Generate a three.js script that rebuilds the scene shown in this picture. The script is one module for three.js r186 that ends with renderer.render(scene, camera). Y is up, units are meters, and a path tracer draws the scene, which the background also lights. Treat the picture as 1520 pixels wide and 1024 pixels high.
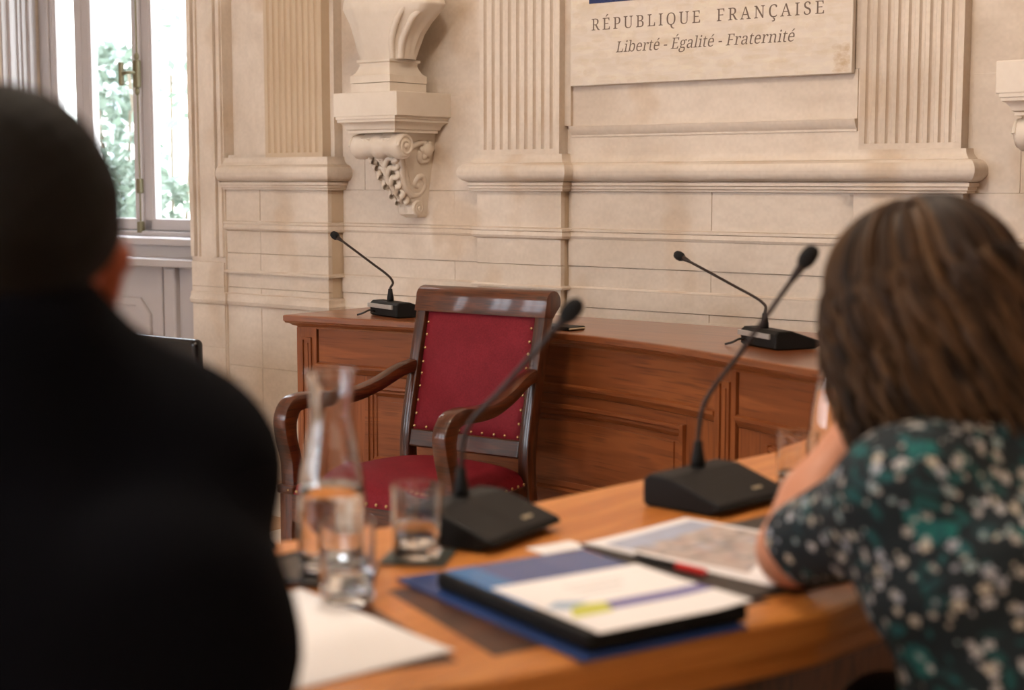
import * as THREE from 'three';
import { mergeGeometries, toCreasedNormals } from 'three/addons/utils/BufferGeometryUtils.js';
import { RoundedBoxGeometry } from 'three/addons/geometries/RoundedBoxGeometry.js';

// ---------------------------------------------------------------- camera, sky, light, exposure
const scene = new THREE.Scene();
const renderer = new THREE.WebGLRenderer({ antialias: true });
renderer.toneMapping = THREE.LinearToneMapping;
renderer.toneMappingExposure = 0.93;
renderer.shadowMap.enabled = true;
const FPX = 2300, CAM = new THREE.Vector3(4.0, 1.22, 4.402);
const camera = new THREE.PerspectiveCamera(2 * Math.atan(512 / FPX) * 180 / Math.PI, 1520 / 1024, 0.05, 200);
camera.position.copy(CAM);
camera.rotation.order = 'YXZ';
camera.rotation.set(-Math.atan(244 / FPX), 38.8 * Math.PI / 180, 0);
camera.focus = 4.9;
camera.userData.fStop = 3.2;
// overcast daylight: one even sky, seen and felt only through the window openings
scene.background = new THREE.Color().setRGB(0.93, 1.0, 1.1);
scene.backgroundIntensity = 11.5;
const LAMP = { color: 0xffeedb, watt: 10 };

// ---------------------------------------------------------------- helpers
let seed = 7;
const rnd = () => { seed = (seed * 1664525 + 1013904223) >>> 0; return seed / 4294967296; };
const rr = (a, b) => a + (b - a) * rnd();
const V = (x, y, z) => new THREE.Vector3(x, y, z);
const lerp = (a, b, t) => a + (b - a) * t;
const clamp = (x, a, b) => Math.min(b, Math.max(a, x));
const smooth = (a, b, x) => { const t = clamp((x - a) / (b - a), 0, 1); return t * t * (3 - 2 * t); };
const taken = {};
const numbered = (n) => { const k = (taken[n] = (taken[n] ?? -1) + 1); return k ? n + '_' + String(k).padStart(3, '0') : n; };
// uv in metres; u runs along the grain axis where the face holds it
function metreUV(g, grain = 'x') {
  const p = g.attributes.position, n = g.attributes.normal, uv = new Float32Array(p.count * 2), gi = 'xyz'.indexOf(grain);
  const a = p.array, b = n.array;
  for (let i = 0; i < p.count; i += 3) {
    const s = [0, 1, 2].map((c) => Math.abs(b[i * 3 + c] + b[i * 3 + 3 + c] + b[i * 3 + 6 + c]));
    const k = s[0] > s[1] && s[0] > s[2] ? 0 : s[1] > s[2] ? 1 : 2;
    let [u, v] = [0, 1, 2].filter((c) => c !== k);
    if (v === gi) [u, v] = [v, u];
    for (let j = 0; j < 3; j++) { uv[(i + j) * 2] = a[(i + j) * 3 + u]; uv[(i + j) * 2 + 1] = a[(i + j) * 3 + v]; }
  }
  g.setAttribute('uv', new THREE.BufferAttribute(uv, 2));
  return g;
}
function plain(g, keepUV, keepColor) {
  let o = g.index ? g.toNonIndexed() : g.clone();
  for (const k of Object.keys(o.attributes)) if (!['position', 'normal'].includes(k) && !(keepUV && k === 'uv') && !(keepColor && k === 'color')) o.deleteAttribute(k);
  return o;
}
function join(list, grain = 'x', keepUV = false, keepColor = false) {
  const g = mergeGeometries([].concat(list).map((x) => plain(x, keepUV, keepColor)));
  return keepUV ? g : metreUV(g, grain);
}
function obj(name, list, mat, parent = scene, o = {}) {
  const m = new THREE.Mesh(o.raw ? list : join(list, o.grain, o.uv, o.color), mat);
  m.name = parent === scene ? numbered(name) : name;
  m.castShadow = m.receiveShadow = true;
  parent.add(m);
  return m;
}
const tag = (o, label, category, group) => { Object.assign(o.userData, { label, category }); if (group) o.userData.group = group; return o; };
function thing(name, label, category, [x, y, z] = [0, 0, 0], turn = 0, group) {
  const o = new THREE.Group(); o.name = numbered(name); scene.add(o);
  o.position.set(x, y, z); o.rotation.y = turn;
  return tag(o, label, category, group);
}
const struct = (name, list, mat, o) => { const m = obj(name, list, mat, scene, o); m.userData.kind = 'structure'; return m; };
const box = (x0, x1, y0, y1, z0, z1) => new THREE.BoxGeometry(x1 - x0, y1 - y0, z1 - z0).translate((x0 + x1) / 2, (y0 + y1) / 2, (z0 + z1) / 2);
const rbox = (x0, x1, y0, y1, z0, z1, r = 0.004, s = 2) => new RoundedBoxGeometry(x1 - x0, y1 - y0, z1 - z0, s, r).translate((x0 + x1) / 2, (y0 + y1) / 2, (z0 + z1) / 2);
const tube = (pts, r, n = 24, k = 8) => new THREE.TubeGeometry(new THREE.CatmullRomCurve3(pts.map((p) => p.isVector3 ? p : V(...p))), n, r, k);
const lathe = (pts, n = 40) => new THREE.LatheGeometry(pts.map(([r, y]) => new THREE.Vector2(r, y)), n);
const ball = (x, y, z, rx, ry = rx, rz = rx, n = 16) => new THREE.SphereGeometry(1, n, Math.ceil(n * 0.7)).scale(rx, ry, rz).translate(x, y, z);
function extrude(pts, depth, bevel = 0, steps = 1) {
  const s = new THREE.Shape(pts.map(([x, y]) => new THREE.Vector2(x, y)));
  return new THREE.ExtrudeGeometry(s, { depth, bevelEnabled: bevel > 0, bevelSize: bevel, bevelThickness: bevel, bevelSegments: 2, steps, curveSegments: 8 });
}
// a surface from a grid of points f(i, j)
function grid(nu, nv, f, closed = false) {
  const p = [], idx = [];
  for (let j = 0; j <= nv; j++) for (let i = 0; i <= nu; i++) p.push(...f(i / nu, j / nv));
  for (let j = 0; j < nv; j++) for (let i = 0; i < nu; i++) { const a = j * (nu + 1) + i, b = a + 1, c = a + nu + 1, d = c + 1; idx.push(a, b, d, a, d, c); }
  const g = new THREE.BufferGeometry();
  g.setAttribute('position', new THREE.Float32BufferAttribute(p, 3)); g.setIndex(idx); g.computeVertexNormals();
  return g;
}
// profile [[out, y], ...] carried along a plan polyline [[x, z], ...] with mitred corners; out is to the left-hand room side
function sweepPlan(path, prof, crease = 0.5) {
  const N = [];
  for (let i = 0; i + 1 < path.length; i++) { const dx = path[i + 1][0] - path[i][0], dz = path[i + 1][1] - path[i][1], l = Math.hypot(dx, dz); N.push([-dz / l, dx / l]); }
  const M = path.map((_, i) => {
    const a = N[Math.max(0, i - 1)], b = N[Math.min(N.length - 1, i)], k = 1 + a[0] * b[0] + a[1] * b[1];
    return [(a[0] + b[0]) / k, (a[1] + b[1]) / k];
  });
  const pos = [];
  const at = (i, [o, y]) => [path[i][0] + M[i][0] * o, y, path[i][1] + M[i][1] * o];
  for (let i = 0; i + 1 < path.length; i++) for (let j = 0; j + 1 < prof.length; j++) {
    const a = at(i, prof[j]), b = at(i + 1, prof[j]), c = at(i + 1, prof[j + 1]), d = at(i, prof[j + 1]);
    pos.push(...a, ...b, ...c, ...a, ...c, ...d);
  }
  for (const e of [0, path.length - 1]) for (let j = 1; j + 1 < prof.length; j++) {
    const t = [at(e, prof[0]), at(e, prof[j]), at(e, prof[j + 1])];
    pos.push(...(e ? t[0] : t[2]), ...t[1], ...(e ? t[2] : t[0]));
  }
  const g = new THREE.BufferGeometry();
  g.setAttribute('position', new THREE.Float32BufferAttribute(pos, 3));
  g.computeVertexNormals();
  return toCreasedNormals(g, crease);
}
// rounded rectangular section carried along samples [{p, w, h}] in the z-y plane of a thing; w is the width along x
function sweepBar(samples, r = 0.35) {
  const K = 16, rings = samples.map((s, i) => {
    const a = samples[Math.max(0, i - 1)].p, b = samples[Math.min(samples.length - 1, i + 1)].p, t = b.clone().sub(a).normalize();
    const ax = V(1, 0, 0), nn = new THREE.Vector3().crossVectors(t, ax).normalize();
    return Array.from({ length: K }, (_, k) => {
      const q = k / K * Math.PI * 2, c = Math.cos(q), d = Math.sin(q), e = 2 / (2 + 6 * (1 - r)) ;
      const x = Math.sign(c) * Math.pow(Math.abs(c), e) * s.w / 2, y = Math.sign(d) * Math.pow(Math.abs(d), e) * s.h / 2;
      return s.p.clone().addScaledVector(ax, x).addScaledVector(nn, y);
    });
  });
  const p = [];
  for (let i = 0; i + 1 < rings.length; i++) for (let k = 0; k < K; k++) {
    const a = rings[i][k], b = rings[i][(k + 1) % K], c = rings[i + 1][(k + 1) % K], d = rings[i + 1][k];
    for (const v of [a, c, b, a, d, c]) p.push(v.x, v.y, v.z);
  }
  for (const [ring, f] of [[rings[0], 0], [rings.at(-1), 1]]) {
    const m = ring.reduce((s, v) => s.add(v), V(0, 0, 0)).divideScalar(K);
    for (let k = 0; k < K; k++) { const a = ring[k], b = ring[(k + 1) % K]; for (const v of f ? [m, b, a] : [m, a, b]) p.push(v.x, v.y, v.z); }
  }
  const g = new THREE.BufferGeometry();
  g.setAttribute('position', new THREE.Float32BufferAttribute(p, 3));
  g.computeVertexNormals();
  return toCreasedNormals(g, 0.6);
}
function barAlong(pts, w, h, n = 28) {   // pts [[x, y, z]], w and h numbers or functions of 0..1
  const c = new THREE.CatmullRomCurve3(pts.map((p) => V(...p)), false, 'centripetal');
  const f = (q, t) => typeof q === 'function' ? q(t) : q;
  return sweepBar(Array.from({ length: n + 1 }, (_, i) => ({ p: c.getPoint(i / n), w: f(w, i / n), h: f(h, i / n) })));
}
// tileable value noise
function noiseField(n, cells, sx = 1) {
  const cx = Math.max(1, Math.round(cells / sx)), g = Float32Array.from({ length: cx * cells }, rnd), out = new Float32Array(n * n);
  for (let y = 0; y < n; y++) for (let x = 0; x < n; x++) {
    const fx = x / n * cx, fy = y / n * cells, x0 = Math.floor(fx), y0 = Math.floor(fy), u = fx - x0, v = fy - y0, s = u * u * (3 - 2 * u), t = v * v * (3 - 2 * v);
    const at = (a, b) => g[(b % cells) * cx + a % cx];
    out[y * n + x] = lerp(lerp(at(x0, y0), at(x0 + 1, y0), s), lerp(at(x0, y0 + 1), at(x0 + 1, y0 + 1), s), t);
  }
  return out;
}
function layers(n, list) {   // [[cells, weight, stretch]]
  const o = new Float32Array(n * n); let w = 0;
  for (const [c, k, s] of list) { const f = noiseField(n, c, s); w += k; for (let i = 0; i < o.length; i++) o[i] += f[i] * k; }
  return o.map((x) => x / w);
}
function colorTexture(n, f, repeat = 1, srgb = true) {
  const d = new Uint8Array(n * n * 4);
  for (let i = 0; i < n * n; i++) { const c = f(i); d[i * 4] = clamp(c[0], 0, 255); d[i * 4 + 1] = clamp(c[1], 0, 255); d[i * 4 + 2] = clamp(c[2], 0, 255); d[i * 4 + 3] = 255; }
  const t = new THREE.DataTexture(d, n, n);
  t.wrapS = t.wrapT = THREE.RepeatWrapping; t.magFilter = THREE.LinearFilter; t.minFilter = THREE.LinearMipmapLinearFilter;
  if (srgb) t.colorSpace = THREE.SRGBColorSpace;
  t.repeat.set(repeat, repeat); t.needsUpdate = true;
  return t;
}
const mixc = (a, b, t) => [lerp(a[0], b[0], t), lerp(a[1], b[1], t), lerp(a[2], b[2], t)];
function canvasTexture(w, h, draw) {
  const c = document.createElement('canvas'); c.width = w; c.height = h; draw(c.getContext('2d'), w, h);
  const t = new THREE.CanvasTexture(c); t.colorSpace = THREE.SRGBColorSpace; return t;
}

// ---------------------------------------------------------------- materials
const M = {};
{
  const n = 1024, big = layers(n, [[5, 3], [11, 2], [23, 1]]), fine = layers(n, [[90, 1, 3], [200, 1]]), stain = layers(n, [[7, 2, 0.5], [17, 1], [37, 0.6]]);
  const stone = colorTexture(n, (i) => {
    let c = mixc([201, 186, 170], [220, 207, 193], smooth(0.25, 0.75, big[i]));
    c = mixc(c, [192, 166, 138], 0.4 * smooth(0.56, 0.8, stain[i]));
    const f = (fine[i] - 0.5) * 13; return [c[0] + f, c[1] + f, c[2] + f];
  }, 0.55);
  const stoneBump = colorTexture(512, ((b) => (i) => [b[i] * 255, b[i] * 255, b[i] * 255])(layers(512, [[40, 2], [110, 1], [9, 2]])), 1.1, false);
  M.stone = new THREE.MeshStandardMaterial({ map: stone, roughness: 0.82, bumpMap: stoneBump, bumpScale: 0.0016 });
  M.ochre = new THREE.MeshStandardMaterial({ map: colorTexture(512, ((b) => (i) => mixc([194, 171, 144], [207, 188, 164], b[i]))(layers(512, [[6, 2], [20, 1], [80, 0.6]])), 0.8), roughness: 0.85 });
  M.plaster = new THREE.MeshStandardMaterial({ map: colorTexture(512, ((b) => (i) => mixc([212, 199, 183], [230, 220, 207], b[i]))(layers(512, [[6, 2], [20, 1], [90, 0.5]])), 1.2), roughness: 0.62 });
  M.ceiling = new THREE.MeshStandardMaterial({ color: 0xd9cfc0, roughness: 0.95 });
  const wood = (a, b, dark, repeat, seedCells = 9) => {
    const m = 1024, ring = layers(m, [[seedCells, 3, 5], [seedCells * 3, 2, 9], [seedCells * 9, 1.2, 18]]), pore = layers(m, [[200, 1, 22], [330, 1, 40]]);
    return colorTexture(m, (i) => {
      const s = ring[i] * 9, v = 0.5 + 0.5 * Math.sin(s * 3.1);
      let c = mixc(a, b, 0.35 * v + 0.65 * smooth(0.3, 0.7, ring[i]));
      return mixc(c, dark, 0.55 * smooth(0.6, 0.82, pore[i]));
    }, repeat);
  };
  const grainBump = colorTexture(512, ((b) => (i) => [b[i] * 255, b[i] * 255, b[i] * 255])(layers(512, [[60, 1, 12], [160, 1, 24]])), 1.5, false);
  M.desk = new THREE.MeshPhysicalMaterial({ map: wood([116, 62, 28], [142, 82, 42], [88, 44, 20], 1.3), roughness: 0.5, specularIntensity: 0.5, bumpMap: grainBump, bumpScale: 0.0004, clearcoat: 0.12, clearcoatRoughness: 0.3 });
  M.deskTop = new THREE.MeshPhysicalMaterial({ map: M.desk.map, roughness: 0.36, specularIntensity: 1, bumpMap: grainBump, bumpScale: 0.0003, clearcoat: 0.6, clearcoatRoughness: 0.18 });
  M.honey = new THREE.MeshPhysicalMaterial({ map: wood([186, 112, 50], [210, 140, 70], [150, 84, 36], 1.6), roughness: 0.42, specularIntensity: 0.5, clearcoat: 0.2, clearcoatRoughness: 0.16 });
  M.walnut = new THREE.MeshPhysicalMaterial({ map: wood([60, 35, 24], [90, 54, 36], [40, 23, 15], 2.2), roughness: 0.42, specularIntensity: 0.4, clearcoat: 0.2, clearcoatRoughness: 0.12 });
  M.mahogany = new THREE.MeshPhysicalMaterial({ map: wood([44, 19, 9], [88, 43, 17], [27, 11, 6], 3.2), roughness: 0.34, specularIntensity: 0.6, clearcoat: 0.5, clearcoatRoughness: 0.1 });
  M.red = new THREE.MeshPhysicalMaterial({ map: colorTexture(512, ((b, f) => (i) => { const c = mixc([104, 18, 29], [120, 26, 38], b[i]), k = (f[i] - 0.5) * 22; return [c[0] + k, c[1] + k * 0.6, c[2] + k * 0.6]; })(layers(512, [[5, 2], [14, 1]]), layers(512, [[120, 1], [250, 1]])), 3), roughness: 0.62, specularIntensity: 0.35 });
}
M.brass = new THREE.MeshStandardMaterial({ color: 0xb79a6c, metalness: 1, roughness: 0.35 });
M.oldBrass = new THREE.MeshStandardMaterial({ color: 0x7b745a, metalness: 0.5, roughness: 0.45 });
M.black = new THREE.MeshPhysicalMaterial({ color: 0x121212, roughness: 0.6, specularIntensity: 0.5 });
M.blackGloss = new THREE.MeshStandardMaterial({ color: 0x121214, roughness: 0.25 });
M.foam = new THREE.MeshStandardMaterial({ color: 0x0c0c0d, roughness: 0.95 });
M.silver = new THREE.MeshStandardMaterial({ color: 0xb9b8b6, metalness: 0.6, roughness: 0.38 });
M.neck = new THREE.MeshStandardMaterial({ color: 0x2c211c, metalness: 0.3, roughness: 0.42 });
M.pale = new THREE.MeshStandardMaterial({ color: 0xb8aa90, roughness: 0.6 });
M.glass = new THREE.MeshPhysicalMaterial({ color: 0xffffff, roughness: 0.01, transmission: 1, thickness: 0.01, ior: 1.5 });
M.water = new THREE.MeshPhysicalMaterial({ color: 0xffffff, roughness: 0.0, transmission: 1, thickness: 0.05, ior: 1.33 });
M.pane = new THREE.MeshPhysicalMaterial({ color: 0xffffff, roughness: 0.02, transmission: 1, thickness: 0, ior: 1.5 });
M.paint = new THREE.MeshStandardMaterial({ color: 0xb4adac, roughness: 0.5 });
M.paper = new THREE.MeshStandardMaterial({ color: 0xf4f3f6, roughness: 0.85 });
M.suit = new THREE.MeshPhysicalMaterial({ color: 0x06070d, roughness: 0.95, specularIntensity: 0.15 });
M.trousers = new THREE.MeshStandardMaterial({ color: 0x0e0e12, roughness: 0.95 });
M.shirt = new THREE.MeshStandardMaterial({ color: 0x1b2030, roughness: 0.9 });
M.shoe = new THREE.MeshStandardMaterial({ color: 0x15110f, roughness: 0.4 });
M.skin = new THREE.MeshPhysicalMaterial({ color: 0xc98a6c, roughness: 0.5, sheen: 0.2, sheenColor: new THREE.Color(0.6, 0.3, 0.2) });
M.skinMan = new THREE.MeshPhysicalMaterial({ color: 0xa5563a, roughness: 0.5 });
M.navy = new THREE.MeshStandardMaterial({ color: 0x24417c, roughness: 0.35 });
M.leather = new THREE.MeshStandardMaterial({ color: 0x2a221d, roughness: 0.5 });

// ---------------------------------------------------------------- the room
const RX0 = -4.2, RX1 = 6.6, RZ = 8.6, RH = 4.6, T = 0.35;
{
  // floor: stone tiles laid square, cream and tan
  const floor = struct('floor', box(RX0 - T, RX1 + T, -0.12, -0.012, -T, RZ + T), new THREE.MeshStandardMaterial({ color: 0x8d8072, roughness: 0.9 }));
  const tileMat = [[[214, 202, 190], [230, 222, 214]], [[176, 130, 88], [196, 152, 108]]].map(([a, b]) => new THREE.MeshPhysicalMaterial({ map: colorTexture(256, ((l) => (i) => mixc(a, b, l[i]))(layers(256, [[5, 2], [16, 1], [60, 0.5]])), 1), roughness: 0.35, clearcoat: 0.2 }));
  const s = 0.6, tg = join(rbox(0.002, s - 0.002, -0.03, 0, 0.002, s - 0.002, 0.002, 1));
  for (let i = 0; i < 18; i++) for (let j = 0; j < 15; j++) {
    if (RZ < (j + 0.9) * s) continue;
    const t = obj('tile', tg, tileMat[(i + j) % 2], floor, { raw: true }); t.position.set(RX0 + i * s, 0, j * s);
  }
  struct('ceiling', box(RX0 - T, RX1 + T, RH, RH + 0.2, -T, RZ + T), M.ceiling);
  struct('wall_right', box(RX1, RX1 + T, 0, RH, -T, RZ + T), M.stone);
  // side and rear walls with tall windows
  const wallWith = (name, along, lo, hi, at0, at1, holes) => {
    const L = [], put = (a, b, y0, y1) => L.push(along === 'z' ? box(at0, at1, y0, y1, a, b) : box(a, b, y0, y1, at0, at1));
    let c = lo;
    for (const [a, b, y0, y1] of holes) { put(c, a, 0, RH); put(a, b, 0, y0); put(a, b, y1, RH); c = b; }
    put(c, hi, 0, RH);
    struct(name, L, M.stone, { grain: along });
  };
  const LW = [[6.9, 8.2, 0.75, 3.1]], FW = [[-2.3, -0.8, 0.75, 3.1], [0.1, 1.6, 0.75, 3.1]];
  wallWith('wall_left', 'z', 0, RZ, RX0 - T, RX0, LW);
  wallWith('wall_front', 'x', RX0 - T, RX1, RZ, RZ + T, FW);
  let k = 2;
  for (const [list, along] of [[LW, 'z'], [FW, 'x']]) for (const [a, b, y0, y1] of list) {
    const w = new THREE.Group(); w.name = 'window_' + k++; w.userData.kind = 'structure'; scene.add(w);
    const at = along === 'z' ? [RX0 - 0.2, RX0 - 0.14] : [RZ + 0.14, RZ + 0.2];
    const bar = (p, q, s0, s1) => along === 'z' ? box(at[0], at[1], s0, s1, p, q) : box(p, q, s0, s1, at[0], at[1]);
    const m = (a + b) / 2;
    obj('window_frame', [bar(a, a + 0.07, y0, y1), bar(b - 0.07, b, y0, y1), bar(a, b, y0, y0 + 0.09), bar(a, b, y1 - 0.07, y1), bar(m - 0.05, m + 0.05, y0, y1), bar(a, b, 2.5, 2.56)], M.paint, w);
    const pc = (at[0] + at[1]) / 2, pg = along === 'z' ? new THREE.PlaneGeometry(b - a, y1 - y0).rotateY(Math.PI / 2).translate(pc, (y0 + y1) / 2, m) : new THREE.PlaneGeometry(b - a, y1 - y0).translate(m, (y0 + y1) / 2, pc);
    obj('pane', pg, M.pane, w);
  }
}

// ---------------------------------------------------------------- the carved stone wall
const WX0 = -2.74, WX1 = -1.25;   // window opening
const wallBack = struct('wall_back', [box(WX1, RX1, 0, RH, -T, 0), box(RX0, WX0, 0, RH, -T, 0), box(WX0, WX1, 0, 0.84, -T, -0.02), box(WX0, WX1, 3.6, RH, -T, 0)], M.stone);
{
  // courses of dressed blocks, one mesh each
  const cache = new Map();
  const block = (x0, x1, y0, y1, z) => {
    const g = 0.0007, t = 0.022, m = obj('stone_block', rbox(x0 + g, x1 - g, y0 + g, y1 - g, z - t, z + rr(-0.001, 0.0015), 0.0014, 1), M.stone, wallBack);
    return m;
  };
  const rowBlocks = (x0, x1, y0, y1, z, len, shift) => {
    let x = x0;
    const cuts = [];
    for (let c = x0 + len * shift; c < x1 - 0.12; c += len) if (c > x0 + 0.1) cuts.push(c);
    for (const c of [...cuts, x1]) { block(x, c, y0, y1, z); x = c; }
  };
  const bays = [[-0.396, 0.336], [0.722, 1.836], [2.186, RX1]];
  const rows = [[0.13, 0.45], [0.45, 0.778], [0.778, 0.84], [0.846, 0.921], [0.921, 1.022], [1.05, 1.183]];
  bays.forEach(([a, b], q) => rows.forEach(([y0, y1], i) => rowBlocks(a, b, y0, y1, 0.004 + 0.004 * (i % 2 ? 0 : 1) + (i < 3 ? 0.008 : 0), 1.3, i % 2 ? 0.45 : 0.92)));
  // upper fields
  rowBlocks(0.722, 1.836, 1.31, 1.372, 0.004, 2, 1);
  rowBlocks(0.735, 1.822, 1.406, 1.56, 0.006, 2, 1);
  rowBlocks(0.722, 1.836, 1.56, 2.5, 0.002, 2, 1);
  rowBlocks(-0.396, 0.336, 1.183, 1.54, 0.004, 0.55, 0.22); rowBlocks(-0.396, 0.336, 1.54, 2.6, 0.0, 0.62, 0.97);
  rowBlocks(2.186, 4.6, 1.183, 1.53, 0.004, 0.62, 0.24); rowBlocks(2.186, 4.6, 1.53, 2.6, 0.0, 0.62, 0.24);
  // pilaster pedestals: courses at the same heights
  const peds = [[-1.0, -0.396, 0.09], [0.336, 0.722, 0.05], [1.836, 2.186, 0.05]];
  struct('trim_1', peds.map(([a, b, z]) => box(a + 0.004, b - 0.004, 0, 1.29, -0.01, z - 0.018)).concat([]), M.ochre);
  struct('trim_14', [box(-1.0, -0.40, 1.3, RH, -0.01, 0.045), box(-1.21, -0.995, 0, RH, -0.02, 0.1)], M.stone, { grain: 'y' });
  for (const [a, b, z] of peds) for (const [y0, y1] of rows) rowBlocks(a, b, y0, y1, z, 0.35, b - a > 0.5 ? 0.6 : 3);
  for (const [y0, y1] of [[0.13, 0.52], [0.52, 0.70], [0.70, 0.775], [0.775, 0.88]]) rowBlocks(-1.205, -0.998, y0, y1, 0.108, 1, 3);
  // pier mouldings beside the window
  const pier = [];
  for (const [x0, x1, z] of [[-1.2, -1.175, 0.118], [-1.16, -1.15, 0.112], [-1.05, -1.035, 0.116], [-1.02, -1.0, 0.112]]) pier.push(rbox(x0, x1, 0.9, RH, 0.09, z, 0.003, 1));
  struct('trim_2', pier, M.stone, { grain: 'y' });
  // plan line that the mouldings follow: wall, pilasters, wall
  const plan = [[-1.0, 0.09], [-0.396, 0.09], [-0.396, 0], [0.336, 0], [0.336, 0.05], [0.722, 0.05], [0.722, 0], [1.836, 0], [1.836, 0.05], [2.186, 0.05], [2.186, 0]];
  const planAll = [...plan, [RX1, 0]];
  const arc = (cy, r, x0 = 0, n = 12) => Array.from({ length: n + 1 }, (_, i) => { const a = -Math.PI / 2 + Math.PI * i / n; return [x0 + r * Math.cos(a), cy + r * Math.sin(a)]; });
  const torus = [[0, 1.183], [0.016, 1.183], [0.016, 1.190], [0.022, 1.192], [0.022, 1.201], [0.028, 1.203], [0.028, 1.213], [0.020, 1.215], ...arc(1.2495, 0.0335, 0.02), [0.02, 1.285], [0.017, 1.288], [0.010, 1.296], [0.007, 1.306], [0.007, 1.313], [0, 1.3135]];
  // the torus breaks off in the bust bays and returns round each pilaster
  struct('trim_3', sweepPlan(plan.slice(0, 3), torus), M.stone);
  struct('trim_4', sweepPlan(plan.slice(3, 11), torus), M.stone);
  const band = [[0, 1.012], [0.012, 1.018], [0.016, 1.026], [0.012, 1.04], [0.016, 1.043], [0.016, 1.051], [0, 1.055]];
  struct('trim_5', sweepPlan(planAll, band), M.stone);
  const groove = [[0, 0.836], [0.016, 0.838], [0.017, 0.845], [0.012, 0.85], [0, 0.85]];
  struct('trim_6', sweepPlan(planAll, groove), M.stone);
  struct('trim_7', sweepPlan([[-1.21, 0.1], [-1.0, 0.1], ...planAll.slice(0)], [[0, 0.70], [0.014, 0.705], [0.02, 0.72], [0.012, 0.735], [0.012, 0.75], [0, 0.755]]), M.stone);
  struct('baseboard_back', sweepPlan([[-1.25, 0.1], [-1.0, 0.1], ...planAll], [[0, 0], [0.04, 0], [0.04, 0.11], [0.03, 0.125], [0, 0.135]]), M.stone);
  struct('trim_8', sweepPlan([[0.735, 0], [1.822, 0]], [[0, 1.37], [0.008, 1.371], [0.008, 1.378], [0.014, 1.384], [0.022, 1.398], [0.024, 1.408], [0, 1.410]]), M.stone);
  // fluted pilaster shafts
  const shaft = (a, b, z, n, e) => {
    const pts = [[a, -0.02], [a, z]], w = (b - a - 2 * e) / n, f = w * 0.62;
    for (let i = 0; i < n; i++) {
      const x = a + e + i * w + (w - f) / 2;
      for (let k = 0; k <= 6; k++) { const q = Math.PI * k / 6; pts.push([x + f / 2 - Math.cos(q) * f / 2, z - Math.sin(q) * f * 0.55]); }
    }
    pts.push([b, z], [b, -0.02]);
    const g = extrude(pts, RH - 1.33).rotateX(-Math.PI / 2).scale(1, 1, -1).translate(0, 1.33, 0);
    const idx = plain(g), p = idx.attributes.position.array;   // mirrored: turn the faces round
    for (let i = 0; i < p.length; i += 9) for (let c = 0; c < 3; c++) [p[i + 3 + c], p[i + 6 + c]] = [p[i + 6 + c], p[i + 3 + c]];
    idx.computeVertexNormals();
    return [toCreasedNormals(idx, 0.5), box(a, b, 1.30, 1.331, -0.02, z)];
  };
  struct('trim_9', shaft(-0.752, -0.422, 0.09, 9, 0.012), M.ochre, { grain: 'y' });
  struct('trim_10', shaft(0.35, 0.712, 0.05, 9, 0.012), M.stone, { grain: 'y' });
  struct('trim_11', shaft(1.85, 2.174, 0.05, 9, 0.012), M.stone, { grain: 'y' });
  // left field beside the first pilaster, with its little base
  struct('trim_12', [box(-0.985, -0.755, 1.30, 1.325, 0.04, 0.085), box(-0.99, -0.755, 1.285, 1.302, 0.04, 0.1)], M.stone);
  struct('trim_13', sweepPlan([[0.70, 0.0], [0.738, 0.0]], [[0, 1.41], [0.018, 1.41], [0.018, 4.4], [0, 4.4]]), M.stone);
}
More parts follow.
